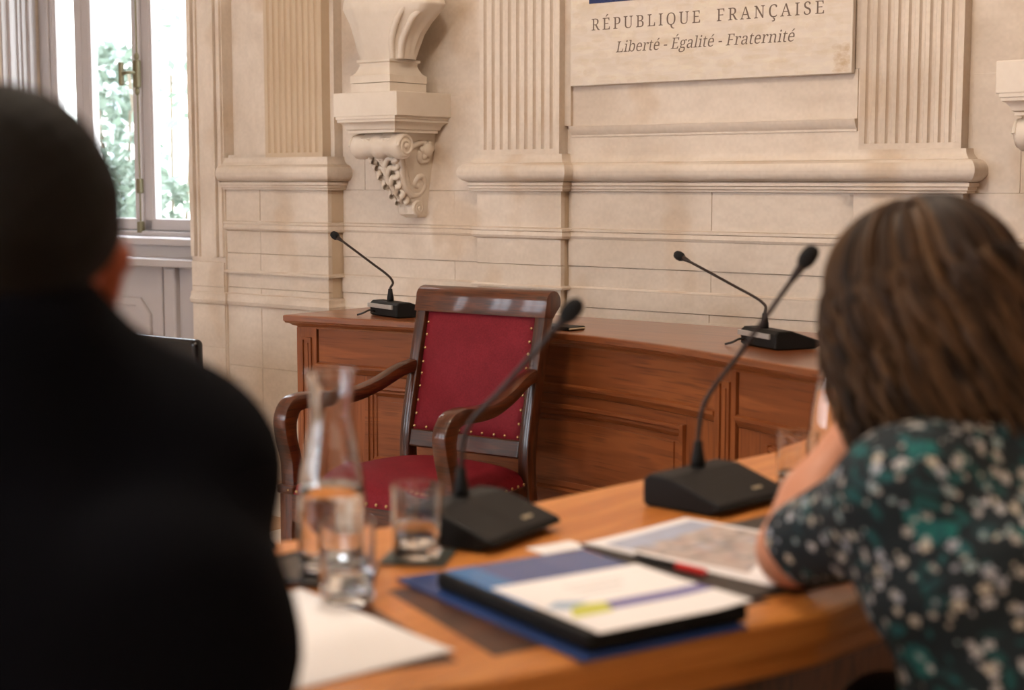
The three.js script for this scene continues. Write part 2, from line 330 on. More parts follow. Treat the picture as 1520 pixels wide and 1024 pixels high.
{ // the window in the stone wall
  const w = new THREE.Group(); w.name = 'window_1'; w.userData.kind = 'structure'; scene.add(w);
  const z0 = -0.29, z1 = -0.22, yb = 0.96, yt = 3.6, post = (a, b, y0 = yb, y1 = yt, d = 0) => rbox(a, b, y0, y1, z0 - d, z1 + d, 0.008);
  obj('window_frame', [post(WX0, -2.66), post(-1.5, WX1), post(WX0, WX1, yb, 0.985, 0.02), post(WX0, WX1, 3.52, 3.6)], M.paint, w, { grain: 'y' });
  const leaf = (a, b, sl, sr) => {
    const f = obj('casement', [post(a, a + sl, 0.987, 3.52, -0.008), post(b - sr, b, 0.987, 3.52, -0.008), post(a, b, 0.987, 1.042, -0.008), post(a, b, 2.6, 2.66, -0.01), post(a, b, 3.46, 3.52, -0.008),
      rbox(a + sl - 0.004, a + sl + 0.012, 1.03, 3.47, z1 - 0.03, z1 - 0.012, 0.004, 1), rbox(b - sr - 0.012, b - sr + 0.004, 1.03, 3.47, z1 - 0.03, z1 - 0.012, 0.004, 1)], M.paint, w, { grain: 'y' });
    obj('pane', new THREE.PlaneGeometry(b - a - sl - sr, 2.48).translate((a + sl + b - sr) / 2, 2.28, -0.258), M.pane, f);
  };
  leaf(-2.658, -2.40, 0.035, 0.052); leaf(-2.398, -1.95, 0.054, 0.058); leaf(-1.946, -1.502, 0.062, 0.05);
  obj('meeting_bead', [rbox(-1.958, -1.938, 0.99, 3.5, z1 - 0.012, z1 + 0.012, 0.005)], M.paint, w, { grain: 'y' });
  const lock = obj('window_lock', [rbox(-1.968, -1.932, 1.65, 1.78, z1, z1 + 0.026, 0.008), ball(-1.95, 1.795, z1 + 0.014, 0.014, 0.02, 0.012), ball(-1.95, 1.635, z1 + 0.014, 0.014, 0.02, 0.012), tube([[-1.95, 1.72, z1 + 0.02], [-1.96, 1.72, z1 + 0.055], [-2.0, 1.715, z1 + 0.058]], 0.008, 12), rbox(-2.022, -1.998, 1.66, 1.77, z1 + 0.046, z1 + 0.068, 0.008)], M.oldBrass, w);
  obj('bolt_rod', [tube([[-1.95, 0.98, z1 + 0.012], [-1.95, 2.0, z1 + 0.012], [-1.95, 3.4, z1 + 0.012]], 0.006, 8, 6), rbox(-1.966, -1.934, 1.16, 1.23, z1, z1 + 0.024, 0.006), rbox(-1.966, -1.934, 0.975, 1.03, z1, z1 + 0.026, 0.006)], M.oldBrass, w);
  // sill, stool and splayed reveal
  obj('window_sill', [rbox(WX0, WX1, 0.93, 0.962, -0.3, -0.03, 0.006), box(WX0, WX1, 0.84, 0.935, -0.3, -0.06)], M.paint, w);
  obj('stool_board', extrude([[WX0, -0.1], [WX0, 0.03], [-2.4, 0.075], [-1.9, 0.095], [-1.5, 0.09], [-1.215, 0.07], [-1.215, -0.1]], 0.022, 0.006).rotateX(Math.PI / 2).translate(0, 0.872, 0), M.paint, w);
  obj('reveal', [rbox(WX0 - 0.005, WX0 + 0.012, 0.96, 3.6, -0.2, -0.008, 0.003), rbox(WX0, WX0 + 0.03, 0.96, 3.6, -0.17, -0.15, 0.004), rbox(WX0, WX0 + 0.03, 0.96, 3.6, -0.06, -0.04, 0.004), rbox(WX0, WX0 + 0.022, 0.96, 3.6, -0.125, -0.115, 0.003), rbox(WX0, WX0 + 0.022, 0.96, 3.6, -0.10, -0.09, 0.003)], M.paint, w, { grain: 'y' });
  // panelled apron below the stool, with cut corners
  const fr = (x0, x1, y0, y1, c, wd) => {
    const o = [[x0 + c, y0], [x1 - c, y0], [x1 - c, y0 + c], [x1, y0 + c], [x1, y1 - c], [x1 - c, y1], [x0 + c, y1], [x0, y1 - c], [x0, y0 + c], [x0 + c, y0 + c]];
    const s = new THREE.Shape(o.map(([x, y]) => new THREE.Vector2(x, y))), m = [(x0 + x1) / 2, (y0 + y1) / 2], k = 1 - wd / ((x1 - x0) / 2), ky = 1 - wd / ((y1 - y0) / 2);
    s.holes.push(new THREE.Path(o.map(([x, y]) => new THREE.Vector2(m[0] + (x - m[0]) * k, m[1] + (y - m[1]) * ky)).reverse()));
    return new THREE.ExtrudeGeometry(s, { depth: 0.012, bevelEnabled: true, bevelSize: 0.004, bevelThickness: 0.004, bevelSegments: 1 }).translate(0, 0, 0.0);
  };
  obj('apron', [box(WX0, WX1, 0, 0.848, -0.1, 0.0), fr(-2.6, -1.62, 0.2, 0.69, 0.07, 0.03), rbox(-1.5, -1.42, 0.1, 0.84, -0.02, 0.03, 0.012), rbox(-1.56, -1.53, 0.1, 0.84, -0.02, 0.012, 0.004)], M.paint, w);
}
{ // inscribed panel above the desk
  const X0 = 0.743, X1 = 1.812, Y0 = 1.545, Y1 = 2.42, W = X1 - X0, Hh = Y1 - Y0;
  const p = thing('inscription_panel', 'cream stone panel lettered with the republic and its motto between fluted pilasters', 'plaque', [0, Y0, 0]);
  obj('slab', rbox(X0, X1, 0, Hh, 0.0085, 0.03, 0.004), M.plaster, p);
  const px = 1750, canvas = canvasTexture(2048, Math.round(2048 * 0.30 / W), (c, w, h) => {
    c.fillStyle = '#d9cdc0'; c.fillRect(0, 0, w, h);
    let s = 3; const q = () => { s = (s * 16807) % 2147483647; return s / 2147483647; };
    for (let i = 0; i < 900; i++) { c.fillStyle = q() < 0.5 ? 'rgba(236,224,208,0.10)' : 'rgba(196,172,142,0.09)'; c.beginPath(); c.ellipse(q() * w, q() * h, 10 + q() * 80, 6 + q() * 26, 0, 0, 7); c.fill(); }
    for (let i = 0; i < 60; i++) { c.fillStyle = 'rgba(178,142,100,0.10)'; c.beginPath(); c.ellipse(w * (0.955 + q() * 0.045), h * (0.72 + q() * 0.28), 8 + q() * 26, 6 + q() * 20, 0, 0, 7); c.fill(); }
    const k = w / W, X = (x) => (x - X0) * k, Y = (y) => h - (y - Y0) * k;
    c.fillStyle = '#6b5a4d'; c.textBaseline = 'alphabetic';
    const spaced = (text, size, style, x0, x1, y) => {
      c.font = style + ' ' + Math.round(size * k) + 'px serif';
      const ws = [...text].map((ch) => c.measureText(ch).width), total = ws.reduce((a, b) => a + b, 0), gap = (X(x1) - X(x0) - total) / (text.length - 1);
      let x = X(x0); [...text].forEach((ch, i) => { c.fillText(ch, x, Y(y)); x += ws[i] + gap; });
    };
    spaced('RÉPUBLIQUE  FRANÇAISE', 0.056, 'normal', 0.828, 1.722, 1.731);
    // the motto slants: upright letters sheared
    c.save(); c.transform(1, 0, -0.2, 1, 0.2 * Y(1.651), 0);
    spaced('Liberté - Égalité - Fraternité', 0.0515, 'normal', 0.931, 1.618, 1.651);
    c.restore();
  });
  const face = new THREE.PlaneGeometry(W - 0.012, 0.294).translate((X0 + X1) / 2, 0.15, 0.0306);
  obj('lettering', face, new THREE.MeshStandardMaterial({ map: canvas, roughness: 0.7 }), p, { uv: true });
  const fl = (x0, x1, c) => box(x0, x1, 0.276, 0.56, 0.0300, 0.0325);
  obj('flag_field', fl(0.825, 1.06), new THREE.MeshStandardMaterial({ color: 0x1d2c5c, roughness: 0.6 }), p);
  obj('flag_field', fl(1.06, 1.42), new THREE.MeshStandardMaterial({ color: 0xd8cfc4, roughness: 0.6 }), p);
  obj('flag_field', fl(1.42, 1.68), new THREE.MeshStandardMaterial({ color: 0xa02a2c, roughness: 0.6 }), p);
}

// ---------------------------------------------------------------- carved brackets and bust
function bracket(x, label) {
  const b = thing('stone_bracket', label, 'bracket', [x, 1.084, 0], 0, 'carved wall brackets');
  const y = (v) => v - 1.084;
  obj('shelf', [rbox(-0.16, 0.16, y(1.452), y(1.54), 0, 0.3, 0.004)], M.plaster, b);
  const sq = (pts) => { const g = toCreasedNormals(lathe(pts.map(([r, q]) => [r * Math.SQRT2, q]), 4).toNonIndexed(), 0.5); g.rotateY(Math.PI / 4); return g; };
  const corn = sq([[0.001, y(1.394)], [0.118, y(1.394)], [0.118, y(1.404)], [0.124, y(1.407)], [0.128, y(1.418)], [0.136, y(1.428)], [0.146, y(1.433)], [0.146, y(1.442)], [0.15, y(1.443)], [0.15, y(1.453)], [0.001, y(1.453)]]);
  obj('cornice', corn.translate(0, 0, 0.148), M.plaster, b);
  // S-shaped console, narrower towards its foot
  const side = [[0, 1.394], [0.2, 1.394], [0.235, 1.37], [0.225, 1.335], [0.19, 1.315], [0.17, 1.295], [0.16, 1.26], [0.145, 1.225], [0.12, 1.19], [0.09, 1.16], [0.07, 1.14], [0.075, 1.12], [0.07, 1.1], [0.045, 1.088], [0, 1.09]];
  const ws = (v) => lerp(0.42, 1, smooth(1.12, 1.36, v));
  const body = extrude(side.map(([z, q]) => [z, q]), 0.15, 0.008, 1).translate(0, 0, -0.075).rotateY(-Math.PI / 2);
  { const p = body.attributes.position; for (let i = 0; i < p.count; i++) { const q = p.getY(i); p.setXYZ(i, p.getX(i) * ws(q), y(q), Math.max(0, p.getZ(i))); } body.computeVertexNormals(); }
  obj('console', body, M.plaster, b);
  const spiral = (cx, cz, cy, r0, turns, dir, rt, from = 0) => tube(Array.from({ length: 30 }, (_, i) => { const t = i / 29, a = from + dir * t * turns * Math.PI * 2, r = r0 * (1 - 0.82 * t); return [cx, cy + Math.sin(a) * r, cz + Math.cos(a) * r]; }), rt, 60, 7);
  // upper roll with beaded waist, volutes at both ends
  const roll = (cy, cz, len, r) => {
    const L = [lathe([[0.001, -len / 2], [r * 0.8, -len / 2], [r, -len * 0.45], [r * 1.02, -len * 0.34], [r * 0.78, -len * 0.26], [r * 0.9, -len * 0.2], [r * 0.74, -len * 0.14], [r * 0.98, -len * 0.06], [r, 0], [r * 0.98, len * 0.06], [r * 0.74, len * 0.14], [r * 0.9, len * 0.2], [r * 0.78, len * 0.26], [r * 1.02, len * 0.34], [r, len * 0.45], [r * 0.8, len / 2], [0.001, len / 2]], 24).rotateZ(Math.PI / 2).translate(0, cy, cz)];
    for (const s of [-1, 1]) L.push(spiral(s * (len / 2 - 0.002), cz, cy, r * 0.86, 1.8, 1, r * 0.14), ball(s * (len / 2), cy, cz, r * 0.2, r * 0.24, r * 0.24, 10));
    return L;
  };
  obj('scroll', roll(y(1.346), 0.212, 0.25, 0.047), M.plaster, b);
  obj('scroll', roll(y(1.117), 0.055, 0.088, 0.03), M.plaster, b);
  // curling side bands
  for (const s of [-1, 1]) {
    const w = (q) => s * 0.078 * ws(q);
    const pts = [[0.19, 1.31], [0.172, 1.27], [0.155, 1.23], [0.125, 1.19], [0.085, 1.165], [0.045, 1.175], [0.03, 1.205], [0.05, 1.235], [0.08, 1.23], [0.085, 1.205], [0.066, 1.2]];
    const up = [[0.16, 1.33], [0.12, 1.35], [0.07, 1.36], [0.035, 1.335], [0.04, 1.3], [0.075, 1.295], [0.085, 1.32], [0.065, 1.33]];
    const band = obj('side_band', [tube(pts.map(([z, q]) => [w(q), y(q), z]), 0.0125, 60, 8), tube(up.map(([z, q]) => [w(q), y(q), z]), 0.0115, 50, 8), tube(pts.slice(0, 5).map(([z, q]) => [w(q), y(q), z - 0.026]), 0.007, 30, 6)], M.plaster, b);
    obj('rosette', [ball(s * 0.085, y(1.335), 0.052, 0.018, 0.027, 0.027, 14), ...Array.from({ length: 6 }, (_, i) => ball(s * 0.082, y(1.335) + Math.sin(i) * 0.026, 0.052 + Math.cos(i * 1.047) * 0.026, 0.01, 0.013, 0.013, 8))], M.plaster, b);
  }
  // acanthus leaf on the front
  const leaf = [];
  const spine = [[0.212, 1.31], [0.2, 1.285], [0.187, 1.25], [0.17, 1.215], [0.142, 1.18], [0.115, 1.155], [0.1, 1.135]];
  leaf.push(tube(spine.map(([z, q]) => [0, y(q), z]), 0.01, 30, 7));
  spine.slice(0, 6).forEach(([z, q], i) => { for (const e of [-1, 1]) { const wd = 0.064 * ws(q) * (1 - i * 0.05); leaf.push(tube([[0, y(q) - 0.01, z - 0.004], [e * wd * 0.45, y(q) + 0.016, z - 0.002], [e * wd * 0.95, y(q) + 0.012, z - 0.014], [e * wd * 1.1, y(q) - 0.016, z - 0.012], [e * wd * 0.8, y(q) - 0.02, z - 0.008]], 0.0115, 18, 7)); } });
  obj('acanthus_leaf', leaf, M.plaster, b);
  return b;
}
bracket(0.012, 'carved stone scroll bracket holding up the white bust');
bracket(2.53, 'carved stone scroll bracket on the bare wall right of the pilasters');
{
  const b = thing('bust', 'cream plaster bust with draped shoulders on the scroll bracket', 'bust', [0.008, 1.54, 0.165]);
  const sq = (pts) => { const g = toCreasedNormals(lathe(pts.map(([r, q]) => [r * Math.SQRT2, q]), 4).toNonIndexed(), 0.5); g.rotateY(Math.PI / 4); return g; };
  obj('plinth', sq([[0.001, 0], [0.098, 0], [0.098, 0.034], [0.001, 0.034]]), M.plaster, b);
  obj('socle', sq([[0.001, 0.036], [0.1, 0.036], [0.1, 0.062], [0.094, 0.066], [0.086, 0.074], [0.079, 0.088], [0.075, 0.1], [0.076, 0.108], [0.083, 0.112], [0.083, 0.121], [0.001, 0.121]]), M.plaster, b);
  // draped torso: rings of width, depth and centre
  const R = [[0.12, 0.112, 0.07, 0, 0], [0.14, 0.118, 0.076, 0.002, 0], [0.17, 0.126, 0.084, 0.004, 0.002], [0.21, 0.14, 0.092, 0.006, 0.008], [0.25, 0.165, 0.1, 0.008, 0.02], [0.285, 0.2, 0.106, 0.008, 0.032], [0.31, 0.222, 0.108, 0.006, 0.036], [0.335, 0.215, 0.106, 0.004, 0.03], [0.37, 0.19, 0.098, 0, 0.015], [0.4, 0.14, 0.085, 0, 0], [0.43, 0.08, 0.07, 0.005, 0], [0.46, 0.058, 0.06, 0.012, 0], [0.5, 0.053, 0.058, 0.02, 0]];
  const ring = (t) => { const f = t * (R.length - 1), i = Math.min(R.length - 2, Math.floor(f)), u = f - i; return R[i].map((v, k) => lerp(v, R[i + 1][k], u)); };
  const torso = grid(96, 60, (u, v) => {
    const [h, w, d, cz, cx] = ring(v), a = u * Math.PI * 2, c = Math.cos(a), s = Math.sin(a);
    const fold = v > 0.02 && v < 0.8 ? 0.004 * Math.sin(9 * a + 6 * v * (s > 0 ? 1 : -1)) * smooth(0.0, 0.25, Math.abs(c) - 0.3) * smooth(0, 0.2, v) * (1 - smooth(0.55, 0.8, v)) : 0;
    const e = 0.8, k = 1 + fold / w;
    return [cx - Math.sign(c) * Math.pow(Math.abs(c), e) * w * k, h, cz + Math.sign(s) * Math.pow(Math.abs(s), e) * d * k];
  });
  obj('drapery', [torso, lathe([[0.001, 0.1205], [0.085, 0.1205], [0.085, 0.1215], [0.001, 0.1215]], 24),
    tube([[0.2, 0.34, 0.06], [0.15, 0.28, 0.094], [0.1, 0.2, 0.086], [0.075, 0.125, 0.058]], 0.012, 30, 8), tube([[0.235, 0.32, 0.03], [0.185, 0.26, 0.07], [0.125, 0.18, 0.06], [0.1, 0.125, 0.04]], 0.012, 30, 8)], M.plaster, b);
  obj('head', [ball(0, 0.6, 0.035, 0.078, 0.11, 0.09, 28), ball(0, 0.535, 0.07, 0.045, 0.045, 0.05), ball(0, 0.595, 0.128, 0.014, 0.026, 0.02), ball(-0.079, 0.6, 0.03, 0.012, 0.03, 0.02), ball(0.079, 0.6, 0.03, 0.012, 0.03, 0.02), ball(0, 0.64, 0.01, 0.092, 0.095, 0.1, 24), ball(0, 0.56, -0.06, 0.05, 0.05, 0.05), ball(0, 0.556, 0.112, 0.024, 0.007, 0.014)], M.plaster, b);
}

// ---------------------------------------------------------------- long curved desk
const deskCurve = new THREE.CatmullRomCurve3([[0.386, 1.066], [0.657, 1.027], [0.912, 0.997], [1.2, 0.975], [1.4, 0.978], [1.6, 1.012], [1.83, 1.078], [2.065, 1.17], [2.426, 1.325], [2.75, 1.47], [2.98, 1.575]].map(([x, z]) => V(x, 0, z)), false, 'centripetal');
const deskPts = deskCurve.getSpacedPoints(400);
function deskAt(x, off = 0) {   // plan point on the front line at about x, moved back by off
  let i = 0; while (i < deskPts.length - 2 && deskPts[i + 1].x < x) i++;
  const a = deskPts[i], b = deskPts[i + 1], t = (x - a.x) / (b.x - a.x), d = b.clone().sub(a).normalize();
  return [lerp(a.x, b.x, t) + d.z * off, lerp(a.z, b.z, t) - d.x * off];
}
const deskPath = (x0, x1, off) => { const n = Math.max(2, Math.ceil((x1 - x0) / 0.06)); return Array.from({ length: n + 1 }, (_, i) => deskAt(lerp(x0, x1, i / n), off)); };
{
  const HT = 0.8, d = thing('council_desk', 'long curved oak desk with moulded panels before the stone wall', 'desk', [0, 0, 0]);
  const bar = (x0, x1, y0, y1, off, dep) => sweepPlan(deskPath(x0, x1, off), [[-dep, y0], [0, y0], [0, y1], [-dep, y1]], 0.3);
  // top board
  const front = deskPath(0.395, 2.975, 0.012);
  const poly = [[0.4, 0.535], ...front, [3.5, 0.6], [3.45, 0.535]];
  obj('top_board', extrude(poly.map(([x, z]) => [x, z]).reverse(), 0.018, 0.004).rotateX(Math.PI / 2).translate(0, HT - 0.004, 0), M.deskTop, d);
  const edge = [[-0.034, 0.757], [-0.03, 0.757], [-0.028, 0.764], [-0.018, 0.768], [-0.011, 0.775], [-0.003, 0.779], [0.0, 0.782], [0.0, 0.797], [-0.003, 0.7995], [-0.012, 0.7995]];
  obj('top_moulding', sweepPlan([[0.388, 0.535], ...deskPath(0.388, 2.97, 0.0)], edge.map(([o, y]) => [o - 0.002, y])), M.deskTop, d);
  // carcass
  const body = [[0.432, 0.57], ...deskPath(0.425, 2.9, 0.045), [3.3, 0.62], [3.3, 0.57]];
  obj('carcass', extrude(body.reverse(), 0.76).rotateX(Math.PI / 2).translate(0, 0.765, 0), M.desk, d);
  const pil = [[0.422, 0.498], [1.988, 2.068], [2.72, 2.8]], bayX = [[0.498, 1.988], [2.068, 2.72]];
  for (const [a, b] of pil) {
    const p = obj('pilaster_strip', [bar(a, b, 0.02, 0.76, 0.03, 0.03), bar(a, b, 0.02, 0.16, 0.022, 0.03)], M.desk, d, { grain: 'y' });
    const e = 0.018, f = [];
    obj('inner_frame', [bar(a + e, a + e + 0.008, 0.2, 0.73, 0.024, 0.01), bar(b - e - 0.008, b - e, 0.2, 0.73, 0.024, 0.01), bar(a + e, b - e, 0.722, 0.73, 0.024, 0.01), bar((a + b) / 2 - 0.006, (a + b) / 2 + 0.006, 0.21, 0.712, 0.0265, 0.01)], M.desk, p, { grain: 'y' });
  }
  for (const [a, b] of bayX) {
    obj('frieze', bar(a + 0.004, b - 0.004, 0.652, 0.758, 0.037, 0.02), M.desk, d);
    obj('moulding', sweepPlan(deskPath(a, b, 0.045), [[0, 0.619], [0.006, 0.622], [0.012, 0.632], [0.02, 0.64], [0.02, 0.648], [0.008, 0.652], [0, 0.653]]), M.desk, d);
    const s0 = a + (a < 1 ? 0.185 : 0.11), s1 = b - (a < 1 ? 0.118 : 0.11);
    obj('stile', bar(a + 0.003, s0, 0.16, 0.62, 0.039, 0.02), M.desk, d, { grain: 'y' });
    obj('stile', bar(s1, b - 0.003, 0.16, 0.62, 0.039, 0.02), M.desk, d, { grain: 'y' });
    obj('rail', bar(s0, s1, 0.59, 0.62, 0.039, 0.02), M.desk, d);
    obj('rail', bar(s0, s1, 0.16, 0.34, 0.039, 0.02), M.desk, d);
    // raised frame moulding round the panel
    const mo = (y0, up) => sweepPlan(deskPath(s0, s1, 0.045), [[0, y0], [0.016, y0 + up * 0.002], [0.018, y0 + up * 0.01], [0.009, y0 + up * 0.016], [0.011, y0 + up * 0.022], [0.002, y0 + up * 0.034], [0, y0 + up * 0.034]].sort((p, q) => p[1] - q[1]));
    const vm = (x, s) => [[0, 0.012, 0.338, 0.596, 0.027], [0.012, 0.023, 0.35, 0.584, 0.035], [0.023, 0.034, 0.361, 0.573, 0.041]].map(([k0, k1, y0, y1, o]) => bar(Math.min(x + s * k0, x + s * k1), Math.max(x + s * k0, x + s * k1), y0, y1, o, 0.02));
    obj('panel_moulding', [mo(0.594, -1), mo(0.338, 1), ...vm(s0, 1), ...vm(s1, -1)], M.desk, d);
    obj('panel', bar(s0 + 0.05, s1 - 0.05, 0.388, 0.545, 0.040, 0.02), M.desk, d);
  }
  obj('plinth', bar(0.415, 2.92, 0.0, 0.15, 0.018, 0.03), M.desk, d);
  obj('knob', ball(0.418, 0.6, 0.99, 0.01), M.desk, d);
}

// ---------------------------------------------------------------- red armchair
{
  const c = thing('armchair', 'polished mahogany armchair with red upholstered back and seat', 'chair', [1.262, 0, 1.36], 4 * Math.PI / 180);
  const postPts = (x) => [[x, 0, -0.27], [x, 0.2, -0.215], [x, 0.4, -0.18], [x, 0.5, -0.178], [x, 0.7, -0.22], [x, 0.868, -0.262]];
  for (const s of [-1, 1]) obj('back_post', barAlong(postPts(s * 0.204), 0.036, (t) => 0.042), M.mahogany, c, { grain: 'y' });
  // rolled crest rail
  const cr = [];
  for (let i = 0; i <= 14; i++) { const a = lerp(-0.15, Math.PI * 1.15, i / 14); cr.push([-0.276 + 0.033 * Math.cos(a), 0.892 + 0.028 * Math.sin(a)]); }
  const crest = [[-0.235, 0.855], ...cr, [-0.285, 0.862], [-0.272, 0.85]];
  obj('crest_rail', toCreasedNormals(plain(extrude(crest, 0.442, 0.003).translate(0, 0, -0.221).rotateY(-Math.PI / 2)), 0.6), M.mahogany, c);
  const tilt = Math.atan2(0.084, 0.368), onBack = (x, h, out) => V(x, 0.5 + h * Math.cos(tilt) + out * Math.sin(tilt), -0.178 - h * Math.sin(tilt) + out * Math.cos(tilt));
  const rail = new RoundedBoxGeometry(0.374, 0.05, 0.034, 2, 0.005); rail.rotateX(-tilt); { const q = onBack(0, 0.0, 0); rail.translate(q.x, q.y - 0.003, q.z); }
  obj('lower_rail', rail, M.mahogany, c);
  const hB = 0.198, pad = grid(24, 24, (u, v) => {
    const x = (u - 0.5) * 2, y = (v - 0.5) * 2, k = Math.pow(Math.max(0, 1 - Math.pow(Math.abs(x), 6)), 0.5) * Math.pow(Math.max(0, 1 - Math.pow(Math.abs(y), 6)), 0.5);
    const q = onBack(x * 0.186, hB + y * 0.178, 0.006 + 0.016 * k); return [q.x, q.y, q.z];
  });
  const padB = grid(4, 4, (u, v) => { const q = onBack((0.5 - u) * 0.372, hB + (v - 0.5) * 0.356, -0.012); return [q.x, q.y, q.z]; });
  const bp = obj('back_pad', [pad, padB], M.red, c);
  const nail = join(ball(0, 0, 0, 0.0044, 0.0044, 0.0032, 8));
  const nailAt = (x, h, parent = bp) => { const n = obj('nail', nail, M.brass, parent, { raw: true }); n.position.copy(onBack(x, h, 0.0135)); n.rotation.x = -tilt; };
  for (let i = 0; i < 10; i++) { const x = lerp(-0.174, 0.174, i / 9) + rr(-0.004, 0.004); nailAt(x, hB + 0.168); nailAt(x, hB - 0.168); }
  for (let i = 1; i < 9; i++) for (const s of [-1, 1]) nailAt(s * 0.176, hB + lerp(-0.168, 0.168, i / 9) + rr(-0.004, 0.004));
  // seat: rails, crowned pad, nails
  const half = (v) => lerp(0.205, 0.262, v), seat = grid(40, 40, (u, v) => {
    const x = (u - 0.5) * 2, y = (v - 0.5) * 2, k = Math.pow(Math.max(0, 1 - Math.pow(Math.abs(x), 7)), 0.5) * Math.pow(Math.max(0, 1 - Math.pow(Math.abs(y), 7)), 0.5);
    return [-x * half(v), 0.402 + 0.05 * k + 0.03 * k * (1 - x * x) * (1 - y * y), lerp(-0.2, 0.265 + 0.02 * (1 - x * x), v)];
  });
  const sp = obj('seat_pad', seat, M.red, c);
  for (let i = 0; i < 17; i++) { const x = lerp(-0.25, 0.25, i / 16), n = obj('nail', nail, M.brass, sp, { raw: true }); n.position.set(x, 0.412, 0.268 + 0.02 * (1 - (x / 0.26) ** 2)); }
  for (let i = 0; i < 14; i++) for (const s of [-1, 1]) { const v = (i + 0.5) / 14, n = obj('nail', nail, M.brass, sp, { raw: true }); n.position.set(s * (half(v) + 0.001), 0.41, lerp(-0.2, 0.265, v)); n.rotation.y = s * Math.PI / 2; }
  obj('seat_rail', [extrude([[-0.205, -0.2], [0.205, -0.2], [0.262, 0.262], [0.13, 0.277], [0, 0.283], [-0.13, 0.277], [-0.262, 0.262]].map(([x, z]) => [x, -z]).reverse(), 0.072, 0.003).rotateX(-Math.PI / 2).translate(0, 0.33, 0)], M.mahogany, c);
  for (const s of [-1, 1]) {
    const X = (z) => s * lerp(0.206, 0.262, clamp((z + 0.2) / 0.45, 0, 1));
    const pts = [[-0.2, 0.70], [-0.15, 0.69], [-0.06, 0.658], [0.04, 0.637], [0.13, 0.637], [0.2, 0.642], [0.244, 0.632], [0.264, 0.6], [0.262, 0.55], [0.246, 0.49], [0.242, 0.42]];
    obj('arm', barAlong(pts.map(([z, y]) => [X(z), y, z]), (t) => lerp(0.034, 0.046, smooth(0, 0.5, t)), (t) => lerp(0.034, 0.042, smooth(0.1, 0.6, t)) + 0.012 * Math.exp(-(((t - 0.68) / 0.09) ** 2)), 60), M.mahogany, c, { grain: 'z' });
    obj('leg_block', rbox(X(0.242) - 0.029, X(0.242) + 0.029, 0.4, 0.424, 0.214, 0.272, 0.006), M.mahogany, c);
    obj('leg', barAlong([[X(0.242), 0.42, 0.243], [X(0.242), 0.3, 0.25], [X(0.242), 0.15, 0.258], [X(0.242), 0.0, 0.285]], (t) => lerp(0.05, 0.032, t), (t) => lerp(0.05, 0.03, t)), M.mahogany, c, { grain: 'y' });
  }
}

// ---------------------------------------------------------------- conference table in two angled lengths
const TT = 0.75, P0 = V(3.061, 0, 3.366), tD = V(0.31, 0, -0.951).normalize(), nD = V(-0.951, 0, -0.31).normalize();
const BND = P0.clone().addScaledVector(tD, 0.085), s2 = V(-0.5, 0, 0.866), n2 = V(-0.866, 0, -0.5);
{
  const d = thing('conference_table', 'honey wood conference table with dark inlaid panels and rounded edge', 'table', [0, 0, 0]);
  const A = (a, n) => BND.clone().addScaledVector(tD, a).addScaledVector(nD, n), B = (a, n) => BND.clone().addScaledVector(s2, a).addScaledVector(n2, n);
  const mid = (n) => { const k = n2.clone().add(nD); k.multiplyScalar(n / (1 + n2.dot(nD))); return BND.clone().add(k); };
  const t3 = V(0.105, 0, -0.9945), n3 = V(-0.9945, 0, -0.105), B3 = A(0.42, 0);
  const D = (a, n) => B3.clone().addScaledVector(t3, a).addScaledVector(n3, n), mid3 = (n) => B3.clone().add(n3.clone().add(nD).multiplyScalar(n / (1 + n3.dot(nD))));
  const W = 0.615, O = -0.005, flat = (pts, y, h, bev) => extrude(pts.map((p) => [p.x, -p.z]), h, bev).rotateX(-Math.PI / 2).translate(0, y, 0);
  const outline = (o, w) => [B(0.95, o), mid(o), mid3(o), D(1.2, o), D(1.2, w), mid3(w), mid(w), B(0.8, w)];
  obj('top', flat(outline(O, W), TT - 0.03, 0.022, 0.008), M.honey, d, { grain: 'z' });
  obj('edge_moulding', flat(outline(O + 0.014, W - 0.014), TT - 0.062, 0.026, 0.006), M.honey, d, { grain: 'z' });
  // dark panels let into the top, either side of the joint strips
  const inl = (pts) => flat(pts, TT - 0.004, 0.0046, 0);
  const gap = 0.02, e = (p, dir, k = 1) => p.clone().addScaledVector(dir, gap * k);
  const [m0, m1, q0, q1] = [mid(0.05), mid(0.325), mid3(0.05), mid3(0.325)];
  obj('inlay_panel', inl([e(m0, tD), e(q0, tD, -1), e(q1, tD, -1), e(m1, tD)]), M.walnut, d, { grain: 'z' });
  obj('inlay_panel', inl([e(q0, t3), D(0.6, 0.05), D(0.6, 0.325), e(q1, t3)]), M.walnut, d, { grain: 'z' });
  obj('inlay_panel', inl([D(0.64, 0.05), D(1.14, 0.05), D(1.14, 0.325), D(0.64, 0.325)]), M.walnut, d, { grain: 'z' });
  obj('inlay_panel', inl([B(0.75, 0.05), e(m0, s2), e(m1, s2), B(0.7, 0.325)]), M.walnut, d, { grain: 'z' });
  const leg = (p) => lathe([[0.045, 0], [0.05, 0.02], [0.035, 0.06], [0.03, 0.3], [0.042, 0.6], [0.05, 0.676]], 20).translate(p.x, 0, p.z);
  for (const p of [D(0.5, 0.57), D(1.1, 0.1), D(1.1, 0.57), B(0.7, 0.57)]) obj('leg', leg(p), M.walnut, d, { grain: 'y' });
  obj('added_modesty_panel', flat([B(0.75, 0.5), mid(0.5), mid3(0.5), D(1.1, 0.5), D(1.1, 0.52), mid3(0.52), mid(0.52), B(0.75, 0.52)], 0.06, 0.63, 0), M.walnut, d);  // unseen full-length panel, added to keep light out under the table
}

